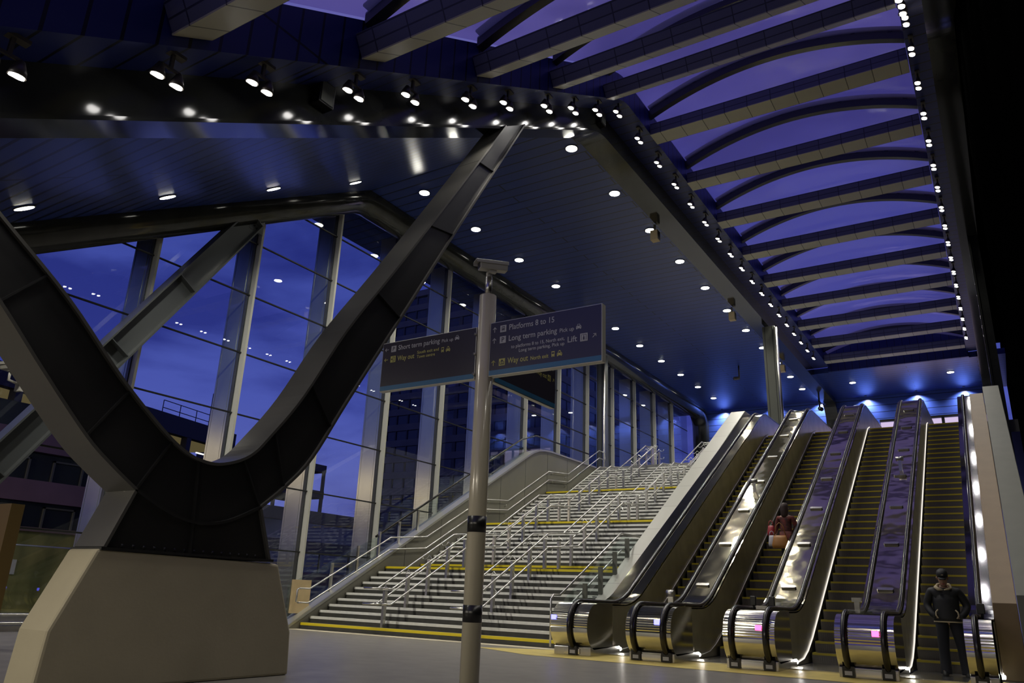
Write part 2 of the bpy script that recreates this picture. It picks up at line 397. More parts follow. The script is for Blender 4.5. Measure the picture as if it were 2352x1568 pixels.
# ------------------------------------------------------------------ roof light: tie beams, arches, cushions
beam_y = [4.32, 7.17, 10.04, 12.88, 15.6]+[18.64+3.09*i for i in range(9)]
beam_z = [7.12, 8.79, 10.41, 12.01, 13.44]+[13.82]*9
def tie_beam(i, y):
    t = thing('roof_cross_beam', ORD[i]+' clad roof cross beam counting from the entrance, over the escalators', 'beam', (0, y, beam_z[i]), 'clad cross beams under the roof light')
    a, b = -7.13, -.44
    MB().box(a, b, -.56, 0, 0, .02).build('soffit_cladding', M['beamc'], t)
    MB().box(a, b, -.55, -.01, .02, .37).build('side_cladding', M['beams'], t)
    if y < FOLD: t.rotation_euler = (atan2(SL, 1), 0, 0)
    return t
for i, y in enumerate(beam_y): tie_beam(i, y)
def arch_z(x, rise=.72, z0=14.42):
    u = (x+3.79)/3.35; return z0+rise*(1-u*u)
arch_y = [3.9, 6.75, 9.6, 12.45, 15.25]+[18.12+3.1*i for i in range(9)]
xs = [-7.14+(6.7)*k/24 for k in range(25)]
def slope_z(y): return 0 if y >= 15.9 else SL*(y-15.9)
for i, y in enumerate(arch_y):
    t = thing('roof_arch', ORD[i]+' dark curved arch rib counting from the entrance, over the escalators', 'arch', (0, y, slope_z(y)), 'arch ribs of the roof light')
    MB().prism([(x, arch_z(x)-.02) for x in xs]+[(x, arch_z(x)+.20) for x in xs[::-1]], -.09, .09, 'y').build('rib', M['arch'], t)
    MB().prism([(x, arch_z(x)+.27) for x in xs]+[(x, arch_z(x)+.31) for x in xs[::-1]], -.16, .16, 'y').build('clamp_rail', M['arch'], t)
    pb = None
    for k in range(2, 24, 3):
        if pb is None: pb = MB().box(-.05, .05, -.1, .1, -.01, .08).build('clamp_bracket', M['arch'], t); q = pb
        else: q = pb.copy(); COL.objects.link(q); q.parent = t
        q.location = (xs[k], 0, arch_z(xs[k])+.20)
def cushion(i, ya, yb):
    vs = []; fs = []; nx, ny = 32, 14
    for a in range(nx+1):
        x = -7.2+6.85*a/nx
        for b in range(ny+1):
            v = b/ny; y = ya+(yb-ya)*v
            bulge = .40*sin(pi*v)*sin(pi*min(1, max(0, a/nx)))
            vs.append((x, y, arch_z(x)+.22+slope_z(y)-bulge*.55))
    for a in range(nx):
        for b in range(ny): fs.append((a*(ny+1)+b, (a+1)*(ny+1)+b, (a+1)*(ny+1)+b+1, a*(ny+1)+b+1))
    m = MB(); m.add(vs, fs, 0, True)
    o = m.build('roof_cushion', M['film']); tag(o, ORD[i]+' translucent violet roof cushion counting from the entrance', 'roof cushion', 'air cushions between the arch ribs')
ext = [1.5]+arch_y+[44.3]
for i in range(len(ext)-1): cushion(i, ext[i], ext[i+1])

# ------------------------------------------------------------------ glass wall
MY = [1+3*k for k in range(17)]          # mullion lines
XG = -17.2
TZ = [2.0, 3.72, 5.43, 7.12, 8.82, 10.4, 11.95]
def topz(y):
    a = rz_(y, 13.32)
    return a-.06 if abs(y-FOLD) < 1.2 else a
for k in range(len(MY)-1):
    ya, yb = MY[k], MY[k+1]
    pts = [(ya, 0.05), (yb, 0.05), (yb, topz(yb)+.1)]
    if ya < FOLD < yb: pts += [(FOLD, topz(FOLD)+.1)]
    pts += [(ya, topz(ya)+.1)]
    o = MB().prism(pts, XG-.012, XG+.0, 'x').build('window_%d' % (k+1), M['glassw']); tag(o, kind='structure')
    b = MB()
    for z in TZ:
        if z < topz(ya)-.3: b.box(XG-.02, XG+.03, ya, yb, z-.018, z+.018)
        elif z < topz(yb)-.3:
            ys = FOLD+(z+.3-13.32)/SL; b.box(XG-.02, XG+.03, ys, yb, z-.018, z+.018)
    b.build('transom', M['mulld'], o)
    # head frame
    MB().sweep([(p, topz(p)+.02) for p in ([ya, FOLD, yb] if ya < FOLD < yb else [ya, yb])], [(XG-.08, -.06), (XG-.08, .10), (XG+.1, .10), (XG+.1, -.06)]).build('head_frame', M['mulld'], o)
    MB().box(XG-.1, XG+.12, ya, yb, 0.0, .10).build('sill', M['ss'], o)
    tz = topz(ya)
    MB().box(XG-.02, XG+.16, ya-.035, ya+.035, 0, tz-.05).build('mullion_cover', M['mull'], o)
    MB().box(XG-.14, XG-.03, ya-.06, ya+.06, 0, tz).build('mullion', M['mulld'], o)
    MB().box(XG-.86, XG-.16, ya-.05, ya+.05, 0, tz).box(XG-.80, XG-.785, ya-.056, ya-.05, 0, tz).box(XG-.25, XG-.235, ya-.056, ya-.05, 0, tz).build('fin', M['fin'], o)
# steel bars along the foot of the glass, left
o = MB().tube([(-16.9, 1, .32), (-16.9, 14.4, .32)], .03).tube([(-16.9, 1, .16), (-16.9, 14.4, .16)], .03)
for y in range(2, 15, 2): o.box(-16.93, -16.87, y-.02, y+.02, 0, .34)
tag(o.build('bumper_rail', M['ssrail']), 'low twin steel bumper rail along the foot of the glass wall', 'rail')

# wide steel posts
def hpost(name, label, x0, x1, y0, y1, z0, z1):
    t = thing(name, label, 'column', ((x0+x1)/2, (y0+y1)/2, z0))
    hx, hy, h = (x1-x0)/2, (y1-y0)/2, z1-z0
    b = MB(); b.box(-hx, hx, -hy, hy, 0, h); b.build('shaft', M['post'], t, bevel=.01)
    b = MB()
    for s in (-1, 1): b.box(s*hx*.62-.012, s*hx*.62+.012, -hy-.006, -hy+.01, .1, h)
    b.build('shadow_groove', M['mulld'], t)
    b = MB(); b.tube([(hx+.05, -hy, .05), (hx+.05, -hy, h-.1)], .07, 10); b.build('side_tube', M['ssrail'], t)
    return t
hpost('steel_column', 'tall grey steel column between the stairs and escalators, under the girder', -8.15, -7.6, 33.8, 34.3, 7.0, 13.1)
hpost('steel_column', 'grey steel column standing just inside the glass wall', -16.75, -16.4, 34.3, 34.9, 0.0, 13.5)
tag(MB().box(.28, .58, 28, 28.5, 0, 13.2).box(.28, .34, 27.9, 28, 0, 13.2).build('steel_column', M['steel']), 'near black steel column behind the pale parapet at right', 'column')

# diagonal H section brace inside the glass
t = thing('diagonal_brace', 'slanting grey H-section brace in front of the glass wall', 'brace', (-16.62, 12.25, 10.75))
d = Vector((0, 4.9, 7.35)).normalized(); d = Vector((0, 12.25-7.25, 10.85-3.2)).normalized(); nrm = Vector((0, -d.z, d.y))
def slab(bm, a0, a1, n0, n1, x0, x1):
    vs = []
    for x in (x0, x1):
        for a, n in ((a0, n0), (a1, n0), (a1, n1), (a0, n1)):
            p = d*a+nrm*n; vs.append((x, p.y, p.z))
    bm.add(vs, [(0, 1, 2, 3), (4, 7, 6, 5), (0, 4, 5, 1), (1, 5, 6, 2), (2, 6, 7, 3), (3, 7, 4, 0)])
LB = 14.0
for n in (-.29, .29):
    b = MB(); slab(b, -LB, 0, n-.02, n+.02, -.2, .2); b.build('flange', M['brace'], t)
b = MB(); slab(b, -LB, 0, -.27, .27, -.02, .02); b.build('web', M['brace'], t)
for k in (0, 3.1, 5.6, 9.2):
    b = MB(); slab(b, -k-.02, -k, -.27, .27, -.19, .19); b.build('stiffener', M['brace'], t)
b = MB()
for k in range(6):
    q = -.24+k*.096
    for a in (-.12,): 
        p = d*a+nrm*q; b.cyl((.02, p.y, p.z), (.07, p.y, p.z), .025, 8)
b.build('bolt_row', M['mulld'], t)
b = MB(); b.prism([(0, .25), (.45, .55), (.35, -.35), (-.1, -.3)], -.03, .03, 'x'); b.build('gusset_plate', M['brace'], t)

# ------------------------------------------------------------------ two-armed column on concrete plinth
XN, XF = -7.83, -8.37
pl = thing('concrete_plinth', 'chamfered pale concrete plinth under the dark two-armed steel column', 'plinth', (-8.1, 5.8, 0))
poly = [(4.20, 0), (4.24, .56), (4.57, 1.34), (6.95, 1.31), (7.28, .5), (7.32, 0)]
o = MB().prism([(y-5.8, z) for y, z in poly], XF+8.1, XN+8.1, 'x').build('concrete_block', M['conc'], pl, bevel=.03)
bc = thing('branching_column', 'dark steel column with two curving arms on the concrete plinth', 'column', (-8.1, 5.8, 1.33))
def L(p): return [(y-5.8, z-1.33) for y, z in p]
inner = [(1.55, 5.15), (2.6, 4.3), (2.92, 4.05), (3.74, 3.42), (4.55, 2.83), (5.07, 2.55), (5.35, 2.43), (5.62, 2.38), (5.91, 2.41), (6.28, 2.57), (6.57, 2.89), (7.03, 3.52), (7.69, 4.67), (8.6, 5.98), (9.55, 7.38), (10.6, 8.95), (11.66, 10.55)]
def smooth(P, n=5):
    out = []
    for i in range(len(P)-1):
        p0 = P[max(0, i-1)]; p1 = P[i]; p2 = P[i+1]; p3 = P[min(len(P)-1, i+2)]
        for k in range(n):
            u = k/n
            out.append(tuple(.5*((2*p1[c])+(-p0[c]+p2[c])*u+(2*p0[c]-5*p1[c]+4*p2[c]-p3[c])*u*u+(-p0[c]+3*p1[c]-3*p2[c]+p3[c])*u**3) for c in (0, 1)))
    return out+[P[-1]]
inner = [(1.55, 5.55), (2.2, 4.95), (2.92, 4.38), (3.74, 3.77), (4.45, 3.12), (5.02, 2.68), (5.35, 2.48), (5.62, 2.40), (5.91, 2.41), (6.28, 2.57), (6.57, 2.89), (7.03, 3.52), (7.69, 4.67), (8.6, 5.98), (9.55, 7.38), (10.6, 8.95), (11.66, 10.55)]
outR = [(6.55, 1.97), (6.89, 2.26), (7.31, 2.72), (7.86, 3.64), (8.85, 5.25), (10.38, 7.76), (12.4, 11.02)]
outL = [(4.87, 1.97), (4.55, 2.18), (4.22, 2.43), (3.66, 2.98), (3.13, 3.53), (2.2, 4.45), (1.2, 5.45)]
hx = (XN-XF)/2
def flange(pts, name, m_, th=.035):
    MB().sweep(L(pts), [(-hx, -th/2), (-hx, th/2), (hx, th/2), (hx, -th/2)]).build(name, m_, bc, bevel=0)
inner = smooth(inner); outR_s = smooth(outR); outL_s = smooth(outL)
flange(inner, 'inner_flange', M['vflange']); flange(outR_s, 'outer_flange', M['vflange']); flange(outL_s, 'outer_flange', M['vflange'])
web = outL[::-1]+[(4.87, 1.97), (4.64, 1.36), (6.80, 1.34), (6.55, 1.97)]+outR+inner[::-1]
web = [p for i, p in enumerate(web) if p != web[i-1]]
# web triangulated as strips: left arm, middle, right arm
b = MB(); xw0, xw1 = hx-.07, hx-.045
def quadstrip(A, B):
    A = smooth(A); B = smooth(B)
    for i in range(len(A)-1):
        b.prism(L([A[i], A[i+1], B[i+1], B[i]]), xw0, xw1, 'x')
quadstrip(outL, [(5.02, 2.68), (4.45, 3.12), (4.2, 3.35), (3.74, 3.77), (2.92, 4.38), (2.2, 4.95), (1.55, 5.55)])
quadstrip(outR, [(6.28, 2.57), (6.57, 2.89), (7.03, 3.52), (7.69, 4.67), (8.6, 5.98), (9.55, 7.38), (11.66, 10.55)])
low = [(4.87, 1.97), (5.3, 1.78), (5.7, 1.70), (6.1, 1.76), (6.55, 1.97)]
quadstrip(low, [(5.02, 2.68), (5.35, 2.48), (5.62, 2.40), (5.91, 2.41), (6.28, 2.57)])
quadstrip([(4.64, 1.36), (5.18, 1.355), (5.7, 1.35), (6.25, 1.345), (6.80, 1.34)], low)
b.build('web_plate', M['vsteel'], bc)
MB().sweep(L(smooth(low)), [(-hx, -.017), (-hx, .017), (hx, .017), (hx, -.017)]).build('curved_stiffener', M['vsteel'], bc)
for a_, b_ in (((4.87, 1.97), (4.64, 1.36)), ((6.55, 1.97), (6.80, 1.34))):
    MB().sweep(L([a_, b_]), [(-hx, -.017), (-hx, .017), (hx, .017), (hx, -.017)]).build('side_flange', M['vflange'], bc)
for a_, b_ in (((5.58, 2.42), (5.66, 1.36)), ((4.87, 1.97), (5.2, 2.56)), ((6.2, 2.53), (6.55, 1.97)), ((4.22, 2.43), (4.6, 3.02)), ((3.13, 3.53), (3.5, 3.95)), ((6.9, 2.26), (6.63, 2.95)), ((7.6, 3.2), (7.15, 3.72)), ((8.85, 5.25), (8.25, 5.5)), ((10.1, 7.3), (9.45, 7.2)), ((11.3, 9.25), (10.75, 9.2))):
    MB().sweep(L([a_, b_]), [(-hx+.02, -.011), (-hx+.02, .011), (hx-.012, .011), (hx-.012, -.011)]).build('stiffener', M['vsteel'], bc)
MB().box(-hx-.02, hx+.01, 4.6-5.8, 6.85-5.8, -.0, .03).build('base_plate', M['vsteel'], bc)
b = MB()
for k in range(15):
    yy = 4.85+k*.125-5.8
    b.cyl((hx-.06, yy, .03), (hx-.06, yy, .075), .022, 6); b.cyl((hx-.06, yy, .07), (hx-.06, yy, .10), .012, 6)
b.build('anchor_bolt', M['blackm'], bc)
MB().prism(L([(11.3, 9.9), (11.66, 10.5), (12.45, 11.05), (12.0, 10.4)]), -.2, .2, 'x').build('head_plate', M['vflange'], bc)

# ------------------------------------------------------------------ staircase
RISE, GO, PER = .159, .32, 4.9
XL, XR = -16.25, -8.3
Y0 = 15.4
st = thing('staircase', 'wide grey stair in four flights with pale and yellow nosings', 'stairs', (0, 0, 0))
for j in range(4):
    fl = None
    prof = []; y = Y0+PER*j; z = RISE*11*j
    prof.append((y, z))
    for k in range(11):
        prof.append((y+GO*k, z+RISE*(k+1)))
        prof.append((y+GO*(k+1) if k < 10 else Y0+PER*(j+1), z+RISE*(k+1)))
    prof2 = [(Y0+PER*j, z)]
    p = [(y, z)]
    zz = z
    for k in range(11):
        yk = y+GO*k
        p.append((yk, zz)); zz += RISE; p.append((yk, zz))
    yend = Y0+PER*(j+1)+.01
    p.append((yend, zz)); p.append((yend, zz-.25)); p.append((y+3.2, zz-.35)); p.append((y, z-.2 if j else 0))
    p = [q for i, q in enumerate(p) if q != p[i-1]]
    # build as individual treads fused into one flight mesh
    b = MB()
    for k in range(11):
        ya = y+GO*k; yb = y+GO*(k+1) if k < 10 else (yend if j < 3 else 33.3)
        b.box(XL, XR, ya, yb+.01, max(0, z+RISE*k-.12), z+RISE*(k+1))
    fl = b.build('flight', M['stair'], st)
    for k in range(11):
        ya = y+GO*k; zt = z+RISE*(k+1)
        yel = k in (0, 10) if j == 0 else (k in (0, 10))
        MB().box(XL+.02, XR-.02, ya-.006, ya+.062, zt-.060, zt+.003).build('nosing', M['nosey' if yel else 'nose'], fl)
# left cheek wall with its sloping cap
t = thing('stair_cheek_wall', 'grey panelled wall rising along the left side of the stairs', 'wall panel', (0, 0, 0))
pr = [(14.95, 0), (26.6, 6.42)]
for i in range(7):
    a = radians(28.5)*(1-i/6); pr.append((27.9-2.3*sin(a)+.0, 6.9-2.3*(1-cos(a))+.0))
top = [(14.95, 0.03), (26.9, 6.52), (27.3, 6.72), (27.75, 6.88), (28.2, 6.96), (28.8, 7.0), (33.2, 7.0)]
MB().prism(top+[(33.2, 0), (15.0, 0)], XL-.10, XL, 'x').build('panel', M['cheek'], t)
MB().sweep(top, [(XL-.42, -.02), (XL-.42, .05), (XL+.03, .05), (XL+.03, -.02)]).build('cap', M['cap'], t)
b = MB()
for y in (19.5, 21.3, 23.1, 24.9, 26.7, 28.5, 30.3): b.box(XL+.0005, XL+.004, y-.006, y+.006, max(0, 0), min(6.9, (y-15)*.543))
b.build('panel_joint', M['mulld'], t)
# glass balustrade on the left cap
t = thing('glass_balustrade', 'glass balustrade with dark handrail on the left stair cheek', 'balustrade', (0, 0, 0))
MB().prism([(15.1, .12), (27.0, 6.6), (27.0, 7.35), (18.4, 2.6), (15.1, 1.1)], XL-.3, XL-.285, 'x').build('glass_panel', M['glassb'], t)
MB().tube([(XL-.29, 18.4, 2.62), (XL-.29, 26.8, 7.22), (XL-.29, 28, 7.6), (XL-.29, 33, 7.65)], .035).build('handrail', M['black'], t)
for y, h in ((16.6, .85), (17.6, .85), (18.5, .85), (19.4, .75), (20.3, .7)):
    z = (y-14.95)*.543; MB().box(XL-.26, XL-.20, y-.035, y+.035, z, z+h).build('baluster', M['ssrail'], t)

def nosez(y):
    k = (y-Y0); j = int(max(0, k)//PER); r = k-j*PER
    return RISE*(11*j+1+min(10, max(0, r/GO)))
def railpath(x, h, y_start=Y0-.25, y_end=33.6, dx=0):
    pts = []
    pts.append((x+dx, y_start, RISE+h))
    for j in range(4):
        y = Y0+PER*j
        pts.append((x+dx, y+.12, RISE*(11*j+1)+h)); pts.append((x+dx, y+3.25, RISE*(11*j+11)+h))
    pts.append((x+dx, y_end, RISE*44+h))
    return pts
def bracket(b, x, y, z, s):
    b.tube([(x, y, z), (x+s*.10, y, z-.10), (x+s*.21, y, z-.10), (x+s*.24, y, z-.02)], .010, 6)
BRK = {}
def stair_rail(x, label, posts):
    t = thing('stair_handrail', label, 'handrail', (x, 0, 0), 'double handrails on the stairs')
    for h in (.93, .56):
        for s in (-1, 1):
            MB().tube(railpath(0, h, dx=s*.24), .023, 8).build('rail', M['ssrail'], t)
        MB().tube([(-.24, Y0-.25, RISE+h), (-.24, Y0-.38, RISE+h), (-.16, Y0-.45, RISE+h), (.16, Y0-.45, RISE+h), (.24, Y0-.38, RISE+h), (.24, Y0-.25, RISE+h)], .023, 8).build('end_loop', M['ssrail'], t)
        MB().tube([(-.24, 33.6, RISE*44+h), (0, 33.75, RISE*44+h), (.24, 33.6, RISE*44+h)], .023, 8).build('end_loop', M['ssrail'], t)
    for y in posts:
        zb = RISE*(int(nosez(y)/RISE+.001)) if True else 0
        zn = nosez(y)
        p = MB().box(-.035, .035, y-.05, y+.05, zb, zn+.80).build('post', M['ssrail'], t)
        for h in (.93, .56):
            for s in (-1, 1):
                if (s not in BRK): b = MB(); bracket(b, 0, 0, 0, s); q = BRK[s] = b.build('rail_bracket', M['ssrail'], p)
                else: q = BRK[s].copy(); COL.objects.link(q); q.parent = p
                q.location = (0, y, zn+h)
PO = []
for j in range(4):
    for q in (.15, 1.0, 1.85, 2.7, 3.5, 4.3): PO.append(Y0+PER*j+q)
PO.append(33.5)
stair_rail(-13.5, 'double steel handrail with posts, left one of two on the stairs', PO)
stair_rail(-10.8, 'double steel handrail with posts, right one of two on the stairs', PO)
# wall rail on left cheek
t = thing('wall_handrail', 'twin steel handrail fixed along the left stair cheek wall', 'handrail', (XL+.1, 0, 0))
for h in (.86, .50): MB().tube(railpath(0, h), .023, 8).build('rail', M['ssrail'], t)
MB().tube([(0, Y0-.25, RISE+.86), (0, Y0-.32, RISE+.83), (0, Y0-.32, RISE+.53), (0, Y0-.25, RISE+.50)], .023, 8).build('end_return', M['ssrail'], t)
MB().tube([(0, 33.6, RISE*44+.86), (0, 34.0, RISE*44+.86), (0, 34.0, RISE*44+.50), (0, 33.6, RISE*44+.50)], .023, 8).build('end_return', M['ssrail'], t)
for y in (16.2, 17.4, 18.6, 20.4, 21.6, 22.8, 24.0, 25.2, 26.4, 27.6, 28.8, 30, 31.2, 32.6):
    b = MB(); zn = nosez(y)
    for h in (.86, .50): b.tube([(0, y, zn+h), (-.02, y, zn+h-.07), (-.11, y, zn+h-.08)], .011, 6)
    b.build('wall_bracket', M['ssrail'], t)
# sloping pale parapet between stairs and escalators, with short rail and balusters
ESL = .565
def esc(y): return max(0, min(7.0, ESL*(y-16.4)))
t = thing('sloping_parapet', 'pale panelled parapet sloping up between the stairs and the first escalator', 'parapet', (0, 0, 0))
def par_top(y): return 0.58+ESL*(y-16.3)
pp = [(15.1, 0), (15.6, .22), (28.35, par_top(28.35)), (28.9, par_top(28.35)+.05), (30.0, 7.7), (33, 7.7), (33, 0)]
pp = [(15.2, 0), (15.3, .1), (28.6, 8.0), (29.6, 8.02), (33, 8.0), (33, 0)]
MB().prism(pp, -8.28, -7.74, 'x').build('cladding', M['cheekp'], t, bevel=.02)
t = thing('side_handrail', 'steel handrail with flat balusters at the foot of the pale parapet', 'handrail', (-8.45, 0, 0))
MB().tube([(0, 15.5, RISE+.93), (0, 18.75, RISE*11+.93), (0, 20.2, RISE*11+.93)], .023, 8).build('rail', M['ssrail'], t)
MB().tube([(0, 15.5, RISE+.50), (0, 18.75, RISE*11+.50), (0, 20.2, RISE*11+.50)], .023, 8).build('rail', M['ssrail'], t)
MB().tube([(-.0, 15.5, RISE+.93), (0, 15.2, RISE+.93), (0, 15.1, RISE+.85), (0, 15.1, .05)], .023, 8).build('end_return', M['ssrail'], t)
for y in (16.25, 17.05, 17.85, 18.6, 19.4):
    z = nosez(y); p = MB().box(.17, .27, y-.012, y+.05, z-.1, z+.78).build('baluster', M['post'], t)
    b = MB(); b.tube([(.2, y, z+.1), (.02, y, z+.1)], .012, 6); b.tube([(.2, y, z+.62), (.02, y, z+.62)], .012, 6); b.build('clamp', M['blackm'], p)
MB().prism([(15.6, RISE+.1), (18.8, RISE*11+.1), (20.1, RISE*11+.1), (20.1, RISE*11+.85), (18.75, RISE*11+.85), (15.6, RISE+.85)], .04, .05, 'x').build('glass_panel', M['glassb'], t)
o = MB().box(-16.46, -16.3, 14.9, 15.75, 0.02, 1.3)
tag(MB().box(-16.2, -16.12, 15.22, 15.86, .38, 1.24).build('timber_board', M['wood']), 'pale timber board at the foot of the left stair cheek', 'board').location = (-.35, 0, 0)

# ------------------------------------------------------------------ escalators
lanes = [(-7.02, -6.14), (-5.36, -4.31), (-3.55, -2.50), (-1.74, -.77)]
lane_lab = ['escalator steps beside the pale parapet, leftmost of four', 'escalator steps carrying the woman with shopping bags', 'empty escalator steps with yellow edges, third from the left', 'escalator steps where the man in black stands, rightmost of four']
step = None
for li, (xa, xb) in enumerate(lanes):
    t = thing('escalator', lane_lab[li], 'escalator', ((xa+xb)/2, 0, 0), 'escalators')
    w_ = (xb-xa)/2-.045
    MB().box(-w_, w_, 14.75, 16.65, 0, .02).build('comb_plate', M['ss'], t)
    MB().box(-w_, w_, 28.75, 30.2, 6.98, 7.01).build('top_plate', M['ss'], t)
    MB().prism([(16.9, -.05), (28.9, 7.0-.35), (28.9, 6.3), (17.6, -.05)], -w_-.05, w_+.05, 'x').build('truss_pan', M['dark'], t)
    proto = None
    n = 0
    while True:
        y = 16.65+.354*n; z = .02+.2*n
        if z > 7.0: break
        if proto is None:
            b = MB(); b.box(-w_, w_, 0, .40, -.02, 0, 0)
            b.box(-w_, w_, 0, .02, -.2, 0, 0)
            for k in range(24):
                xx = -w_+(k+.5)*2*w_/24; b.box(xx-.008, xx+.008, -.006, 0, -.2, -.045, 0)
            b.box(-w_+.01, w_-.01, -.008, .05, -.036, .003, 1)
            b.box(-w_+.0, -w_+.05, .055, .40, 0, .003, 1); b.box(w_-.05, w_, .055, .40, 0, .003, 1)
            proto = b.build('step', [M['stepd'], M['stepy']], t)
            o = proto
        else:
            o = proto.copy(); COL.objects.link(o); o.parent = t
        o.location = (0, y, z+.18 if n else .18)
        o.location.z = min(7.0, .0+.2*(n+1))
        n += 1

DH = .97
def deckline(off=0.0, y0=14.35):
    """(y,z) of the balustrade top, going up"""
    pts = [(y0, DH+off), (15.7, DH+off)]
    # lower transition
    for i in range(1, 6):
        u = i/6; yy = 15.7+1.1*u; pts.append((yy, DH+off+ESL*.55*u*u*1.0))
    pts.append((16.9, DH+off+.34)) 
    base = lambda y: 1.26+off+ESL*(y-16.75)
    pts = pts[:-1]
    pts.append((17.0, base(17.0))); pts.append((28.0, base(28.0)))
    for i in range(1, 6):
        u = i/5; pts.append((28.0+.9*u, base(28.0)+ESL*.9*(u-u*u/2)))
    pts.append((32.6, pts[-1][1]))
    return pts
def balus(xc, half, rails, label, sig, deckm='ssd', sides=(-1, 1), clamps=None, skirts=(-1, 1)):
    t = thing('escalator_balustrade', label, 'escalator balustrade', (xc, 0, 0), 'stainless escalator balustrades')
    dl = deckline()
    body = [(14.25, .10)]+[(14.25-.38*sin(pi*k/8), .53-.40*cos(pi*k/8)) for k in range(1, 8)]+[(14.25, .93)]+[(y, z-.02) for y, z in dl[1:]]
    body += [(32.6, 7.0), (28.9, 7.0), (17.2, .42), (16.6, .12), (16.2, .03), (14.25, .03)]
    # side panels as quad strips between top and bottom lines (one per visible face)
    def side(x0, x1):
        b = MB()
        A = [(y, z-.03) for y, z in dl]; A[0] = (14.25, DH-.03)
        B = []
        for y, z in A: B.append((y, 0.02 if y < 28.95 else 6.99))
        for i in range(len(A)-1): b.prism([B[i], B[i+1], A[i+1], A[i]], x0, x1, 'x')
        fan = [(14.27, .05)]+[(14.27-.37*sin(pi*k/10), .52-.42*cos(pi*k/10)) for k in range(1, 10)]+[(14.27, .94)]
        b.prism(fan, x0, x1, 'x')
        return b
    names = []
    if -1 in sides: side(-half, -half+.03).build('side_panel', M['ssside'], t)
    if 1 in sides: side(half-.03, half).build('side_panel', M['ssside'], t)
    # deck between handrails: dished sheet
    b = MB(); b.sweep([(y, z) for y, z in dl], [(-half, -.05), (-half, -.012), (rails[0]-.05, -.012), (rails[0]-.05, -.03), (rails[0]+.05, -.03), (rails[0]+.05, -.005)]+([(rails[1]-.05, -.005), (rails[1]-.05, -.03), (rails[1]+.05, -.03), (rails[1]+.05, -.012)] if len(rails) > 1 else [])+[(half, -.012), (half, -.05)])
    b.build('deck', M[deckm], t)
    # recessed hand holes on the deck
    if len(rails) > 1:
        base = lambda y: 1.26+ESL*(y-16.75)
        for y in (17.0, 18.75, 20.5, 22.25, 24.0, 25.75, 27.3):
            b = MB(); n_ = Vector((0, -ESL, 1)).normalized(); dd = Vector((0, 1, ESL)).normalized(); c0 = Vector((0, y, base(y)))+n_*.012
            vs = []
            for hh in (-.02, .02):
                for px, py in ((-.13, -.05), (.13, -.05), (.15, 0), (.13, .05), (-.13, .05), (-.15, 0)):
                    p = c0+dd*py+n_*hh; vs.append((px, p.y, p.z))
            b.add(vs, [(0, 1, 2, 3, 4, 5), (11, 10, 9, 8, 7, 6)]+[(i, (i+1) % 6, 6+(i+1) % 6, 6+i) for i in range(6)])
            b.build('anti_slide_stop', M['ss'], t)
    # newel drum, ribbed
    hw = half+(.055 if half > .3 else .0)
    n = 56; ring = []
    for k in range(n+1):
        a = -radians(62)+radians(0)+k*(radians(152)/n)   # from below front up over the top
        th = pi-a*0
    pts = []
    for k in range(n+1):
        ang = radians(255)-radians(165)*k/n            # 255deg (below, front) .. 90deg (top)
        r = .435-(.010 if (k % 2 and k > n*.42) else 0)
        pts.append((14.28+r*cos(ang)*.98, .525+r*sin(ang)*.98+.0))
    pts += [(15.0, .525+.435*.98), (15.0, .14)]
    b = MB(); b.prism(pts, -hw, hw, 'x', smooth=False); b.build('newel_drum', M['chrome'], t)
    MB().box(-hw-.0, hw+.0, 14.02, 15.35, 0, .155).build('newel_foot', M['ss'], t, bevel=.008)
    b = MB(); b.box(-hw*.42, hw*.42, 14.0, 14.03, .03, .12); b.build('foot_plate', M['chrome'], t)
    for rx in rails:
        path = [(rx, 14.36, .07), (rx, 14.16, .12)]
        for k in range(13):
            ang = radians(245)-radians(155)*k/12
            path.append((rx, 14.28+.475*cos(ang), .525+.475*sin(ang)))
        path += [(rx, y, z+.02) for y, z in dl[1:]]
        MB().tube(path, .045, 10, rb=.032).build('handrail', M['black'], t)
        q = MB().box(rx-.09, rx+.09, 13.97, 14.06, .01, .17).build('handrail_inlet', M['blackm'], t)
        MB().box(rx-.055, rx+.055, 13.965, 13.972, .04, .10).build('caution_plate', M['white'], q)
    # skirt light strips and foot lamps
    for s in skirts:
        x = s*(half+.012)
        pth = [(x, 15.5, .07), (x, 16.1, .12), (x, 16.5, .24), (x, 17.0, .47), (x, 28.5, .47+ESL*11.5), (x, 29.0, 7.12)]
        MB().tube(pth, .013 if s > 0 else .012, 6).build('skirt_strip', M['ssrail'] if (s > 0 and xc < -5) else M['e_skirt'] if (s > 0 or xc > -1) else M['ssrail'], t)
        if s > 0:
            f = MB().tube([(x-.01, 15.42, .09), (x+.03, 15.40, .09)], .035, 12).build('foot_lamp', M['e_foot'], t)
            f_ = spot('foot_lamp_light', (x+.08, 15.38, .12), 3.0, 150, f, direction=(.3, -1, -.6), size=.02)
    # traffic signal on the drum
    if sig:
        sx_ = rails[-1]-.12 if len(rails) > 1 else -half+.0
        g = MB().box(sx_-.05, sx_+.05, 13.868, 13.90, .64, .72).build('signal_lamp', M[sig], t)
    return t
B = [(-7.36, .34, [.03], 'escalator balustrade next to the pale parapet, with one handrail', 'e_blue'),
     (-5.74, .38, [-.29, .29], 'escalator balustrade with a blue signal, second from the left', 'e_blue'),
     (-3.93, .38, [-.29, .29], 'escalator balustrade with two black mounts on top, third from the left', 'e_red'),
     (-2.12, .38, [-.29, .29], 'escalator balustrade directly left of the man in black', 'e_red')]
for i, (xc, h_, r_, lb, sg) in enumerate(B):
    balus(xc, h_, r_, lb, sg)
balus(-.55, .185, [-.03], 'escalator balustrade beside the tan parapet, rightmost one', None, 'ssdark')
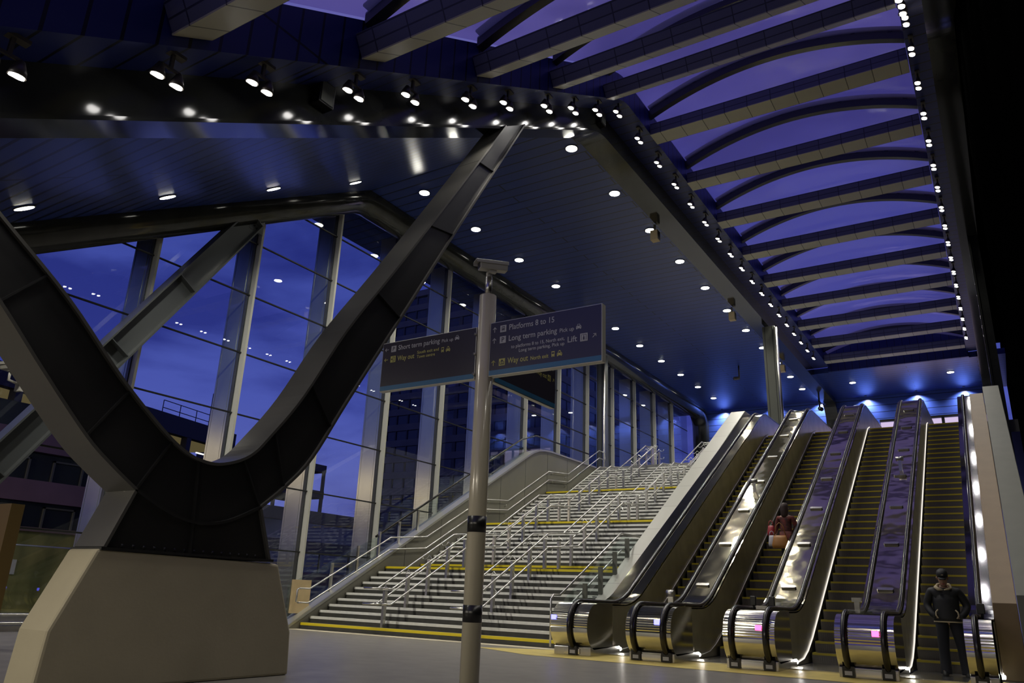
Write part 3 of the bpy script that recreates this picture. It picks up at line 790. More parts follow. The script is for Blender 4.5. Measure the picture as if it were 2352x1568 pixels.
# items standing on the newels
def stand(x, y, z):
    b = MB(); b.box(-.035, .035, -.03, .03, 0, .20); return b
t = thing('passenger_sensor', 'small steel sensor post on the second escalator newel', 'sensor', (-5.62, 14.75, DH))
MB().box(-.05, .05, -.03, .03, -.02, .16).build('stem', M['ssrail'], t); MB().cyl((-.08, 0, .22), (.07, 0, .22), .065, 16).build('sensor_drum', M['ssrail'], t)
for xx, w_ in ((-4.05, 'left'), (-3.72, 'right')):
    t = thing('passenger_sensor', 'small black sensor block on the third escalator newel, '+w_+' one', 'sensor', (xx, 14.75, DH))
    MB().cyl((0, 0, -.02), (0, 0, .08), .02, 8).build('stem', M['blackm'], t); MB().box(-.05, .05, -.04, .04, .06, .22).build('sensor_head', M['blackm'], t, bevel=.01)
tag(MB().box(-3.93, -3.74, 14.45, 14.6, DH-.02, DH+.06).build('key_box', M['ss']), 'low steel key box on the third escalator newel', 'box')
t = thing('passenger_sensor', 'tall steel sensor post on the fourth escalator newel', 'sensor', (-2.33, 14.9, DH))
MB().box(-.04, .04, -.03, .03, -.02, .24).build('stem', M['ss'], t); MB().box(-.075, .075, -.04, .04, .18, .25).build('sensor_head', M['ss'], t)
t = thing('passenger_sensor', 'black sensor on the newel beside the tan parapet', 'sensor', (-.50, 15.0, DH))
MB().cyl((0, 0, -.02), (0, 0, .1), .02, 8).build('stem', M['blackm'], t); MB().box(-.06, .05, -.05, .05, .06, .22).build('sensor_head', M['blackm'], t, bevel=.01)
def inc(y): return 1.26+ESL*(y-16.75)
for x, y, w_ in ((-5.72, 21.6, 'second'), (-2.12, 22.6, 'fourth')):
    t = thing('passenger_sensor', 'steel sensor post halfway up the %s escalator balustrade' % w_, 'sensor', (x, y, inc(y)))
    MB().box(-.04, .04, -.03, .03, -.03, .28).build('stem', M['ssrail'], t); MB().cyl((-.09, 0, .30), (.09, 0, .30), .06, 14).build('sensor_drum', M['ssrail'], t)

# parapets at the right
t = thing('right_parapet', 'tan panelled parapet sloping up right of the escalators', 'parapet', (0, 0, 0))
MB().prism([(16.0, 0), (16.0, 1.22), (26.8, 7.45), (27.4, 7.45), (27.4, 0)], -.36, .0, 'x').build('cladding', M['tan'], t, bevel=.01)
t = thing('right_parapet', 'pale green-grey parapet sloping up beside the dark right wall', 'parapet', (0, 0, 0))
MB().prism([(13.0, 0), (13.0, 1.3), (15.0, 1.3), (26.0, 7.45), (26.6, 7.5), (26.6, 0)], .005, .42, 'x').build('cladding', M['pale'], t, bevel=.01)

# ------------------------------------------------------------------ downlights
def downlight(x, y, lab, proto=[None]):
    z = rz_(y, 13.6)
    if proto[0] is None:
        t = thing('downlight', lab, 'ceiling light', (x, y, z-.005), 'round downlights in the blue ceiling')
        MB().tube([(0, 0, -.0), (0, 0, -.02)], .19, 24).build('trim_ring', M['lampmetal'], t)
        MB().tube([(0, 0, -.02), (0, 0, -.026)], .165, 24).build('lens', M['e_down'], t)
        spot('lamp', (0, 0, -.06), P_DOWN, 125, t, blend=.9, size=.12)
        proto[0] = t
    else: t = dup(proto[0], (x, y, z-.005), lab)
    if y < FOLD: t.rotation_euler = (atan2(SL, 1), 0, 0)
    return t
for i in range(11): downlight(-9.27, 17.28+3.0*i, ORD[i]+' downlight from the front, in the row beside the girder')
for i in range(11): downlight(-14.76, 17.28+3.0*i, ORD[i]+' downlight from the front, in the row nearer the glass wall')
for i, y in enumerate((5.84, 8.53, 11.26, 14.05)): downlight(-14.65, y, ORD[i]+' downlight from the left, on the sloping ceiling near the glass wall')
for i, (x, y) in enumerate(((-6.38, 47.0), (-1.35, 46.9))): downlight(x, y, ('left' if i == 0 else 'right')+' one of two downlights on the far ceiling beyond the roof light')
for i, x in enumerate((-15.2, -11.8, -8.9, -6.2, -3.4, -.9)):
    t = thing('wall_washer', ORD[i]+' small lamp from the left at the head of the blue far wall', 'ceiling light', (x, 50.45, 13.59), 'lamps washing the far wall')
    MB().tube([(0, 0, 0), (0, 0, -.03)], .07, 12).build('trim_ring', M['lampmetal'], t)
    spot('lamp', (0, 0, -.06), P_WALL, 130, t, blend=1, size=.05, direction=(0, .25, -1), col=(.9, .93, 1))
for i, (x, y) in enumerate(((-15, -2), (-12, -2), (-9.3, -2), (-4, -3), (-1.2, -3), (-11, -6))):  # unseen lamps added for the light falling from behind the viewpoint
    t = thing('downlight', 'unseen round downlight added to the low entrance ceiling behind the viewpoint, '+ORD[i]+' of six', 'ceiling light', (x, y, 4.195), 'added downlights behind the viewpoint')
    MB().tube([(0, 0, 0), (0, 0, -.02)], .19, 24).build('trim_ring', M['lampmetal'], t)
    MB().tube([(0, 0, -.02), (0, 0, -.026)], .165, 24).build('lens', M['e_down'], t)
    spot('lamp', (0, 0, -.06), P_ENT*(.9 if x < -8 else .55), 150, t, col=(1, .91, .74), blend=.9, size=.12, direction=(0, .55, -1))
# twin spotlights along both fascias
def twin(x, y, lab, side, light, proto={}):
    z = 13.9 if y > FOLD else 13.9+SL*(y-FOLD)
    if side not in proto:
        t = thing('twin_spotlight', lab, 'spotlight', (x, y, z), 'twin spotlights under the blue fascias')
        MB().box(-.05, .05, -.14, .14, -.04, 0).build('mounting_plate', M['lampmetal'], t)
        MB().box(-.02, .02, -.02, .02, -.24, -.03).box(-.015, .015, -.12, .12, -.24, -.21).build('stem', M['lampmetal'], t)
        for s in (-1, 1):
            h = MB().tube([(0, s*.12, -.22), (-.02, s*.12, -.32), (-.03, s*.12, -.38)], [.03, .075, .085], 14).build('lamp_head', M['lampmetal'], t)
            MB().tube([(-.03, s*.12, -.382), (-.032, s*.12, -.388)], .07, 14).build('lens', M['e_spot'], h)
        proto[side] = t
    else: t = dup(proto[side], (x, y, z), lab)
    return t
ys_l = [2.46, 4.0, 5.2, 6.8, 8.05, 9.65, 10.9, 12.5, 13.75, 15.05, 16.3]+[17.75+1.455*i for i in range(17)]
for i, y in enumerate(ys_l):
    t = twin(-7.32, y, ORD[i]+' twin spotlight from the entrance, under the left blue fascia', 'L', True)
    if i % 2 == 0: spot('lamp', (0, 0, -.45), P_SPOT*(1.4 if y > 9 else .5), 110, t, blend=.8, size=.08)
ys_r = [2.5, 4.0, 5.5, 7.0, 8.5, 10.0, 11.5, 13.0, 14.6, 16.1]+[17.4+1.455*i for i in range(17)]
for i, y in enumerate(ys_r):
    t = twin(-.29, y, (ORD[i-9]+' twin spotlight from the top of the picture, under the right blue fascia') if i >= 9 else (ORD[i]+' twin spotlight under the right blue fascia, above the top edge of the picture'), 'R', True)
    if i % 2 == 0: spot('lamp', (0, 0, -.45), P_SPOT*(1 if y > 13 else .35), 110, t, blend=.8, size=.08)
# loudspeakers on the girder
for i, (x, y, z, lab) in enumerate(((-7.93, 6.7, 8.15, 'black square loudspeaker on the sloping girder among the spotlights'), (-7.95, 16.4, 13.6, 'black loudspeaker mounted where the girder bends'), (-8.75, 22.4, 12.85, 'small beige loudspeaker under the girder, nearest of three'), (-8.75, 31.2, 12.85, 'small beige loudspeaker under the girder, middle of three'), (-8.75, 40, 12.85, 'small beige loudspeaker under the girder, farthest of three'))):
    t = thing('loudspeaker', lab, 'loudspeaker', (x, y, z))
    s = .30 if i < 2 else .26
    MB().box(-.12, .14, -s/2, s/2, -s/2-.05, s/2+.05).build('cabinet', M['blackm'] if i < 2 else M['wood'], t, bevel=.01)
    MB().box(.14, .15, -s/2+.03, s/2-.03, -s/2-.02, s/2+.02).build('grille', M['post'] if i < 2 else M['mulld'], t)
    MB().box(-.03, .03, -.03, .03, s/2+.05, s/2+.3).build('bracket', M['lampmetal'], t)

# ------------------------------------------------------------------ sign post
PX, PY = -3.99, 5.75
sp = thing('sign_post', 'cream round signpost with black bands and three navy direction signs', 'signpost', (PX, PY, 0))
MB().tube([(0, 0, 0), (0, 0, 3.82)], .0835, 32).build('pole', M['pole'], sp)
for z0, z1 in ((1.56, 1.70), (.81, .95)): MB().tube([(0, 0, z0), (0, 0, z1)], .0845, 32).build('black_band', M['blackm'], sp)
MB().tube([(0, 0, 3.82), (0, 0, 4.02)], .034, 20).build('mast', M['ssrail'], sp)
b = MB()
for z in (3.42, 3.22, 3.02): b.tube([(-.075, -.05, z), (-.085, -.075, z)], .012, 10)
b.build('bolt', M['ssrail'], sp)
FONT = bpy.data.fonts[0] if bpy.data.fonts else None
def text_mesh(s, size, m_, parent, x, z, align='LEFT', y=-.002, name='lettering', squeeze=1.0, bold=.012, width=None):
    cu = bpy.data.curves.new('t', 'FONT'); cu.body = s; cu.size = size; cu.align_x = align; cu.extrude = 0; cu.offset = bold*size; cu.resolution_u = 3
    o = bpy.data.objects.new('t', cu); COL.objects.link(o)
    dg = bpy.context.evaluated_depsgraph_get(); dg.update()
    me = bpy.data.meshes.new_from_object(o.evaluated_get(dg)); COL.objects.unlink(o); bpy.data.objects.remove(o)
    if width:
        xx = [v.co.x for v in me.vertices]; squeeze = width/(max(xx)-min(xx))
    for v in me.vertices: v.co = Vector((x+v.co.x*squeeze, y, z+v.co.y))
    me.materials.clear(); me.materials.append(m_)
    ob = bpy.data.objects.new(name, me); COL.objects.link(ob); ob.parent = parent
    return ob
def arrow(parent, m_, x, z, s, ang, y=-.003):
    b = MB(); ca, sa = cos(ang), sin(ang)
    def R(p): return (x+p[0]*ca-p[1]*sa, z+p[0]*sa+p[1]*ca)
    t_ = .13*s
    for poly in ([(-s*.5, -t_/2), (s*.42, -t_/2), (s*.42, t_/2), (-s*.5, t_/2)],
                 [(s*.5, 0), (s*.5-t_*.7, t_*.7), (s*.02, -s*.36), (s*.02+t_*.1, -s*.36-t_*.5), (s*.12, -s*.40)][:0] or [(s*.5, 0), (s*.06, s*.44), (s*.06, s*.44-t_*1.5), (s*.5-t_*1.4, 0)],
                 [(s*.5, 0), (s*.5-t_*1.4, 0), (s*.06, -s*.44+t_*1.5), (s*.06, -s*.44)]):
        pts = [R(p) for p in poly]
        b.add([(p[0], y, p[1]) for p in pts], [list(range(len(pts)))])
    return b.build('arrow', m_, parent)
def rect(b, x0, x1, z0, z1, y, mi=0): b.add([(x0, y, z0), (x1, y, z0), (x1, y, z1), (x0, y, z1)], [(0, 1, 2, 3)], mi)
def icon(parent, kind, m_, x, z, s):
    """symbols: P, train, lift, door, bus, car (front view), taxi"""
    b = MB(); y = -.003; y2 = -.004
    if kind in ('P', 'train', 'lift', 'door', 'up'):
        rect(b, x, x+s, z, z+s, y, 0)
        if kind == 'train':
            rect(b, x+.25*s, x+.75*s, z+.28*s, z+.82*s, y2, 1); rect(b, x+.32*s, x+.47*s, z+.52*s, z+.72*s, -.005, 0); rect(b, x+.53*s, x+.68*s, z+.52*s, z+.72*s, -.005, 0)
            rect(b, x+.3*s, x+.38*s, z+.14*s, z+.28*s, y2, 1); rect(b, x+.62*s, x+.7*s, z+.14*s, z+.28*s, y2, 1)
            rect(b, x+.34*s, x+.42*s, z+.35*s, z+.42*s, -.005, 0); rect(b, x+.58*s, x+.66*s, z+.35*s, z+.42*s, -.005, 0)
        if kind == 'lift':
            rect(b, x+.16*s, x+.84*s, z+.14*s, z+.86*s, y2, 1); rect(b, x+.22*s, x+.48*s, z+.14*s, z+.80*s, -.005, 0); rect(b, x+.52*s, x+.78*s, z+.14*s, z+.80*s, -.005, 0)
            rect(b, x+.40*s, x+.60*s, z+.18*s, z+.55*s, -.006, 1); rect(b, x+.44*s, x+.56*s, z+.58*s, z+.70*s, -.006, 1)
        if kind == 'door':
            rect(b, x+.40*s, x+.82*s, z+.14*s, z+.86*s, y2, 1); rect(b, x+.48*s, x+.74*s, z+.22*s, z+.78*s, -.005, 0); rect(b, x+.16*s, x+.60*s, z+.44*s, z+.54*s, -.006, 1)
            b.add([(x+.10*s, -.006, z+.49*s), (x+.30*s, -.006, z+.32*s), (x+.30*s, -.006, z+.66*s)], [(0, 1, 2)], 1)
        if kind == 'up':
            rect(b, x+.14*s, x+.86*s, z+.14*s, z+.24*s, y2, 1); rect(b, x+.14*s, x+.24*s, z+.24*s, z+.6*s, y2, 1); rect(b, x+.76*s, x+.86*s, z+.24*s, z+.6*s, y2, 1)
            rect(b, x+.44*s, x+.56*s, z+.24*s, z+.62*s, y2, 1); b.add([(x+.5*s, y2, z+.88*s), (x+.24*s, y2, z+.58*s), (x+.76*s, y2, z+.58*s)], [(0, 1, 2)], 1)
        o = b.build('pictogram', [m_, M['signface']], parent)
        if kind == 'P': text_mesh('P', s*.95, M['signface'], parent, x+.5*s, z+.17*s, 'CENTER', -.0045, 'pictogram_letter')
        return o
    if kind == 'bus':
        rect(b, x+.14*s, x+.74*s, z+.12*s, z+.98*s, y, 0); rect(b, x+.22*s, x+.66*s, z+.50*s, z+.80*s, y2, 1); rect(b, x+.24*s, x+.34*s, z+.24*s, z+.33*s, y2, 1); rect(b, x+.54*s, x+.64*s, z+.24*s, z+.33*s, y2, 1)
        rect(b, x+.2*s, x+.32*s, z+.0*s, z+.12*s, y, 0); rect(b, x+.56*s, x+.68*s, z+.0*s, z+.12*s, y, 0)
    if kind in ('car', 'taxi'):
        b.add([(x+.02*s, y, z+.12*s), (x+.98*s, y, z+.12*s), (x+.98*s, y, z+.5*s), (x+.82*s, y, z+.58*s), (x+.72*s, y, z+.88*s), (x+.28*s, y, z+.88*s), (x+.18*s, y, z+.58*s), (x+.02*s, y, z+.5*s)], [list(range(8))], 0)
        b.add([(x+.28*s, y2, z+.56*s), (x+.72*s, y2, z+.56*s), (x+.66*s, y2, z+.80*s), (x+.34*s, y2, z+.80*s)], [(0, 1, 2, 3)], 1)
        rect(b, x+.12*s, x+.26*s, z+.3*s, z+.42*s, y2, 1); rect(b, x+.74*s, x+.88*s, z+.3*s, z+.42*s, y2, 1)
        rect(b, x+.08*s, x+.24*s, z+.0*s, z+.12*s, y, 0); rect(b, x+.76*s, x+.92*s, z+.0*s, z+.12*s, y, 0)
        if kind == 'taxi': rect(b, x+.36*s, x+.64*s, z+.88*s, z+1.0*s, y, 0)
    return b.build('pictogram', [m_, M['signface']], parent)
def panel(w, h, d, name_loc, rz):
    """sign panel with its face towards local -y, origin at lower left"""
    p = MB().box(0, w, 0.004, d, 0, h).build('sign_panel', M['signframe'], sp, loc=name_loc, bevel=.003); p.rotation_euler = (0, 0, rz)
    MB().box(.008, w-.008, 0, .006, .008, h-.008).build('sign_face', M['signface'], p)
    MB().box(.008, w-.008, -.0012, .001, .008, .055).build('blue_band', M['signblue'], p)
    return p
Wt, Ye = M['white'], M['yell']
R_ = panel(1.18, .535, .075, (.075, -.045, 2.98), 0)
TX = text_mesh
arrow(R_, Wt, .055, .455, .055, pi/2); icon(R_, 'train', Wt, .117, .42, .068); TX('Platforms 8 to 15', .078, Wt, R_, .213, .432, width=.485)
arrow(R_, Wt, .055, .345, .055, pi/2); icon(R_, 'P', Wt, .117, .31, .068); TX('Long term parking', .076, Wt, R_, .213, .322, width=.515); TX('Pick up', .053, Wt, R_, .757, .322, width=.145); icon(R_, 'car', Wt, .925, .325, .055)
TX('to platforms 8 to 15, North exit,', .046, Wt, R_, .812, .245, 'RIGHT', width=.565); TX('Long term parking, Pick up', .046, Wt, R_, .812, .198, 'RIGHT', width=.478)
TX('Lift', .078, Wt, R_, .838, .215, width=.094); icon(R_, 'lift', Wt, .968, .205, .074); arrow(R_, Wt, 1.108, .245, .05, pi/4)
arrow(R_, Ye, .055, .125, .055, pi/2); icon(R_, 'up', Ye, .117, .09, .068); TX('Way out', .078, Ye, R_, .213, .102, width=.222); TX('North exit', .053, Ye, R_, .458, .102, width=.188); icon(R_, 'bus', Ye, .672, .10, .055); icon(R_, 'taxi', Ye, .735, .10, .055)
L_ = panel(1.19, .525, .06, (-1.275, -.045, 2.975), 0)
arrow(L_, Wt, .06, .445, .05, pi); icon(L_, 'P', Wt, .12, .412, .066); TX('Short term parking', .074, Wt, L_, .212, .425, width=.535); TX('Pick up', .048, Wt, L_, .772, .425, width=.14); icon(L_, 'car', Wt, .935, .425, .055)
arrow(L_, Ye, .06, .335, .05, pi); icon(L_, 'door', Ye, .12, .30, .068); TX('Way out', .074, Ye, L_, .214, .31, width=.222); TX('South exit and', .045, Ye, L_, .468, .348, width=.275); TX('Town centre', .045, Ye, L_, .468, .302, width=.23); icon(L_, 'bus', Ye, .768, .32, .055); icon(L_, 'taxi', Ye, .832, .32, .055)
T_ = panel(1.20, .50, .06, (.055, .09, 2.965), pi/2)
TX('Short term parking', .074, Wt, T_, 1.0, .41, 'RIGHT', width=.53); icon(T_, 'P', Wt, 1.02, .395, .062); arrow(T_, Wt, 1.145, .425, .05, pi/4)
TX('Way out', .074, Ye, T_, 1.0, .29, 'RIGHT', width=.222); TX('South exit', .046, Ye, T_, .755, .29, 'RIGHT', width=.19); icon(T_, 'door', Ye, 1.02, .275, .066); arrow(T_, Ye, 1.145, .305, .05, pi/4)

# security cameras
def cctv(loc, rz, lab, tilt=0, s=1.0):
    t = thing('security_camera', lab, 'security camera', loc, rz=rz); t.rotation_euler = (tilt, 0, rz); t.scale = (s, s, s)
    # body along local y (lens end at -y)
    MB().prism([(-.062, -.01), (-.05, -.055), (.05, -.055), (.062, -.01), (.062, .035), (-.062, .035)], -.155, .18, 'y').build('housing', M['cctv'], t, bevel=.008)
    MB().prism([(-.074, .01), (-.074, .045), (-.055, .058), (.055, .058), (.074, .045), (.074, .01), (.068, .01), (.068, .04), (.05, .05), (-.05, .05), (-.068, .04), (-.068, .01)], -.20, .19, 'y').build('sun_hood', M['cctv'], t)
    MB().box(-.045, .045, -.158, -.154, -.04, .03).build('lens_window', M['blackm'], t)
    MB().box(-.03, .03, -.04, .05, -.085, -.055).build('mounting_foot', M['cctv'], t, bevel=.005)
    return t
cctv((-3.95, 5.73, 4.125), radians(-37), 'cream security camera on top of the signpost', radians(4), .85)
MB().tube([(0, 0, 3.98), (0, 0, 4.07)], .03, 12).build('camera_bracket', M['cctv'], sp)
t = cctv((-16.85, 7.25, 5.15), radians(-80), 'pale security camera on a glass wall mullion at far left', 0, 1.5)
b = MB(); b.tube([(0, 0, -.07), (0, .0, -.2), (-.15, .0, -.22)], .02, 8); b.box(-.2, -.15, -.06, .06, -.32, -.16); b.build('wall_arm', M['cctv'], t)
tag(MB().tube([(-11.3, 41, 13.6), (-11.3, 41, 12.9)], .04, 8).tube([(-11.3, 41, 12.9), (-11.55, 40.8, 12.85)], .09, 10).build('security_camera', M['lampmetal']), 'small dark camera hanging from the far left ceiling', 'security camera')
tag(MB().tube([(-8.6, 48.6, 13.2), (-8.6, 48.6, 12.6)], .05, 8).tube([(-8.6, 48.6, 12.6), (-8.45, 48.4, 12.5)], .13, 12).build('security_camera', M['blackm']), 'black dome camera beside the far end of the girder', 'security camera')

# ochre totem at the left edge
tag(MB().box(-13.45, -13.05, 6.1, 6.3, 0, 2.12).build('totem', M['ochre']), 'tall ochre panel standing at the left edge by the glass', 'totem')

# ------------------------------------------------------------------ people
def skin_obj(name, nodes, edges, m_, parent, sub=2, smooth=True):
    me = bpy.data.meshes.new(name); me.from_pydata([n[0] for n in nodes], edges, [])
    o = bpy.data.objects.new(name, me); COL.objects.link(o); o.parent = parent
    me.materials.append(m_)
    md = o.modifiers.new('skin', 'SKIN'); md.use_smooth_shade = True; md.branch_smoothing = .4
    if not me.skin_vertices: raise RuntimeError('no skin layer')
    sv = me.skin_vertices[0].data
    for i, n in enumerate(nodes):
        r = n[1]; sv[i].radius = (r, r) if not isinstance(r, tuple) else r
    sv[0].use_root = True
    s = o.modifiers.new('sub', 'SUBSURF'); s.levels = sub; s.render_levels = sub
    return o
def ring(cx, cy, cz, rx, ry, n=20, sx=0, tilt=0): return [(cx+rx*cos(2*pi*k/n), cy+ry*sin(2*pi*k/n), cz+tilt*ry*sin(2*pi*k/n)) for k in range(n)]

# man standing, facing the camera, hands in jacket pockets, head bowed
mn = thing('person', 'man in black jacket and cap standing at the foot of the rightmost escalator', 'person', (-1.05, 15.9, .02), rz=radians(4))
Bm = [((0, .02, .92), (.13, .10)), ((0, .02, 1.08), (.13, .10)), ((0, .03, 1.25), (.16, .11)), ((0, .03, 1.37), (.13, .09)), ((0, .0, 1.46), .055), ((0, -.035, 1.50), .05),
      ((-.19, .03, 1.36), .06), ((-.29, .06, 1.12), .045), ((-.20, -.08, .965), .034), ((-.14, -.08, .93), .03),
      ((.19, .03, 1.36), .06), ((.32, .06, 1.12), .045), ((.22, -.08, .965), .034), ((.15, -.08, .93), .03),
      ((-.10, .02, .86), .09), ((-.12, .0, .48), .06), ((-.13, .03, .10), .045), ((-.15, -.10, .05), .035),
      ((.10, .02, .86), .09), ((.15, .0, .48), .06), ((.19, .03, .10), .045), ((.21, -.10, .05), .035)]
Em = [(0, 1), (1, 2), (2, 3), (3, 4), (4, 5), (3, 6), (6, 7), (7, 8), (8, 9), (3, 10), (10, 11), (11, 12), (12, 13), (0, 14), (14, 15), (15, 16), (16, 17), (0, 18), (18, 19), (19, 20), (20, 21)]
body = skin_obj('body', Bm, Em, M['skin'], mn)
def head(parent, cx, cy, cz, tilt, m_=None, face=-1):
    """head as a lofted skull with jaw, nose, eyes, mouth, ears; face towards local -y, tilt>0 bows it"""
    e = bpy.data.objects.new('head', None)
    b = MB(); rings = []
    for (z, rx, ry, oy) in ((-.125, .03, .035, -.035), (-.115, .045, .055, -.03), (-.09, .058, .075, -.018), (-.05, .068, .088, -.005), (0, .075, .097, 0), (.05, .077, .100, .004), (.09, .068, .088, .008), (.115, .045, .06, .01), (.125, .015, .02, .01)):
        rings.append(ring(0, oy, z, rx, ry, 20))
    b.loft(rings)
    b.add([(-.013, -.092, -.035), (.013, -.092, -.035), (0, -.118, -.038), (0, -.094, .015), (0, -.095, -.045)], [(0, 2, 3), (2, 1, 3), (0, 4, 2), (4, 1, 2)], 0, True)
    for s in (-1, 1):
        b.tube([(s*.074, .005, -.03), (s*.086, .012, .0), (s*.078, .005, .025)], [.012, .018, .012], 8)
        b.tube([(s*.03, -.088, .008), (s*.03, -.096, .008)], .012, 8, 1)
    b.tube([(-.022, -.093, -.072), (0, -.099, -.073), (.022, -.093, -.072)], .005, 6, 2)
    ca, sa = cos(tilt), sin(tilt)
    b.v = [(cx+x, cy+y*ca+z*(-sa), cz+y*sa*1.0+z*ca) if True else 0 for x, y, z in b.v]
    return b
hb = head(mn, 0, -.07, 1.585, radians(22)); hb.build('head', [M['skin'], M['hair'], M['bagred']], mn)
# cap with brim and hood collar
b = MB(); rings = [ring(0, 0, 0, .088, .108), ring(0, .0, .05, .090, .11), ring(0, .005, .09, .078, .095), ring(0, .01, .115, .045, .055), ring(0, .01, .122, .01, .012)]
b.loft(rings); b.loft([ring(0, -.115, .0, .066, .065, 16), ring(0, -.115, .012, .066, .065, 16)])
a = radians(22); b.v = [(x, y*cos(a)-z*sin(a)-.075, y*sin(a)+z*cos(a)+1.615) for x, y, z in b.v]
b.build('cap', M['jacket'], mn)
b = MB(); b.add([(-.02, 0, 0), (.02, 0, 0), (.012, 0, .012), (-.012, 0, .010)], [(0, 1, 2, 3)]); b.v = [(x, -.196, z+1.625) for x, y, z in b.v]; b.build('cap_badge', M['trim'], mn)
Jk = [((0, .02, .98), (.20, .145)), ((0, .02, 1.1), (.20, .145)), ((0, .03, 1.25), (.215, .15)), ((0, .03, 1.37), (.17, .12)), ((0, .01, 1.43), (.10, .09)),
      ((-.21, .03, 1.37), .085), ((-.30, .06, 1.12), .072), ((-.215, -.085, .965), .058), ((-.15, -.10, .94), .045),
      ((.21, .03, 1.37), .085), ((.33, .06, 1.12), .072), ((.235, -.085, .965), .058), ((.16, -.10, .94), .045)]
skin_obj('jacket', Jk, [(0, 1), (1, 2), (2, 3), (3, 4), (3, 5), (5, 6), (6, 7), (7, 8), (3, 9), (9, 10), (10, 11), (11, 12)], M['jacket'], mn)
b = MB(); b.loft([ring(0, .02, .86, .215, .16), ring(0, .02, .93, .212, .158), ring(0, .02, 1.05, .203, .152), ring(0, .025, 1.2, .205, .148), ring(0, .03, 1.31, .205, .13)]); b.build('jacket_skirt', M['jacket'], mn)
b = MB(); b.loft([ring(0, .02, .852, .219, .164), ring(0, .02, .872, .219, .164)]); b.build('hem_trim', M['trim'], mn)
b = MB(); b.tube([(-.10, -.02, 1.46), (-.125, -.07, 1.43), (-.09, -.13, 1.40), (-.02, -.15, 1.385)], [.02, .03, .03, .012], 8); b.tube([(.10, -.02, 1.46), (.11, -.08, 1.42), (.06, -.14, 1.40), (.0, -.15, 1.385)], [.02, .02, .018, .010], 8); b.tube([(-.10, -.02, 1.46), (-.09, .09, 1.48), (0, .12, 1.49), (.09, .09, 1.48), (.10, -.02, 1.46)], .022, 8); b.build('collar_trim', M['trim'], mn)
b = MB()
for s in (-1, 1): b.tube([(s*.13, -.135, 1.06), (s*.165, -.14, 1.02), (s*.17, -.15, .96), (s*.14, -.155, .92)], .012, 8)
b.build('pocket_trim', M['trim'], mn)
b = MB()
for sx_, xs_ in ((-1, (.09, .10, .115, .12)), (1, (.09, .125, .165, .185))):
    b.loft([ring(sx_*xs_[0], .02, .93, .115, .12), ring(sx_*xs_[1], .015, .72, .098, .105), ring(sx_*xs_[2], .01, .42, .083, .09), ring(sx_*xs_[3], .0, .06, .085, .10), ring(sx_*xs_[3], -.01, .03, .085, .105)])
b.build('trousers', M['denim'], mn)
for x in (-.14, .20):
    b = MB(); b.loft([ring(x, -.05, 0, .05, .14), ring(x, -.05, .03, .05, .14), ring(x, -.03, .065, .042, .11), ring(x, .01, .10, .04, .06)]); b.build('shoe', M['jacket'], mn)

# woman riding up, seen from behind
wz = .2*(int((19.7-16.65)/.354)+1)
wm = thing('person', 'woman in dark red coat riding up the second escalator with bags', 'person', (-4.50, 19.65, wz), rz=radians(-10))
Bw = [((0, 0, .86), (.11, .09)), ((0, 0, 1.02), (.10, .08)), ((0, 0, 1.2), (.13, .09)), ((0, 0, 1.30), (.11, .08)), ((0, 0, 1.38), .045), ((0, 0, 1.42), .045),
      ((-.16, 0, 1.28), .05), ((-.23, .02, 1.04), .038), ((-.26, -.06, .84), .03), ((-.27, -.08, .78), .028),
      ((.16, 0, 1.28), .05), ((.22, .05, 1.05), .038), ((.19, .16, .90), .03), ((.17, .20, .88), .028),
      ((-.08, 0, .8), .075), ((-.09, .0, .45), .05), ((-.09, -.02, .08), .035), ((-.09, .08, .04), .03),
      ((.08, 0, .8), .075), ((.09, .04, .45), .05), ((.09, .02, .08), .035), ((.09, .12, .04), .03)]
skin_obj('body', Bw, Em, M['skin'], wm)
b = head(wm, 0, .0, 1.50, 0); b.v = [(x, -y, z) for x, y, z in b.v]; b.build('head', [M['skin'], M['hair'], M['bagred']], wm)
b = MB(); b.loft([ring(0, -.04, 1.27, .05, .03), ring(0, -.045, 1.34, .085, .06), ring(0, -.03, 1.44, .095, .085), ring(0, -.02, 1.54, .095, .10), ring(0, -.01, 1.60, .08, .095), ring(0, 0, 1.64, .04, .05), ring(0, 0, 1.645, .01, .01)]); b.build('hair', M['hair'], wm)
Jw = [((0, 0, .88), (.16, .13)), ((0, 0, 1.02), (.145, .115)), ((0, 0, 1.2), (.17, .12)), ((0, 0, 1.31), (.13, .09)), ((-.17, 0, 1.29), .07), ((-.25, .02, 1.04), .058), ((-.275, -.05, .86), .045), ((.17, 0, 1.29), .07), ((.24, .05, 1.05), .058), ((.205, .15, .91), .045)]
skin_obj('coat', Jw, [(0, 1), (1, 2), (2, 3), (3, 4), (4, 5), (5, 6), (3, 7), (7, 8), (8, 9)], M['coatred'], wm)
b = MB(); b.loft([ring(0, 0, .66, .19, .15), ring(0, 0, .78, .18, .145), ring(0, 0, .95, .16, .13)]); b.build('coat_skirt', M['coatred'], wm)
b = MB()
for s in (-1, 1): b.loft([ring(s*.08, 0, .80, .09, .10), ring(s*.085, .01, .45, .065, .075), ring(s*.09, .0, .05, .05, .06)])
b.build('trousers', M['denim'], wm)
for x in (-.09, .09):
    b = MB(); b.loft([ring(x, .05, 0, .042, .12), ring(x, .05, .03, .042, .12), ring(x, .03, .07, .038, .09)]); b.build('shoe', M['jacket'], wm)
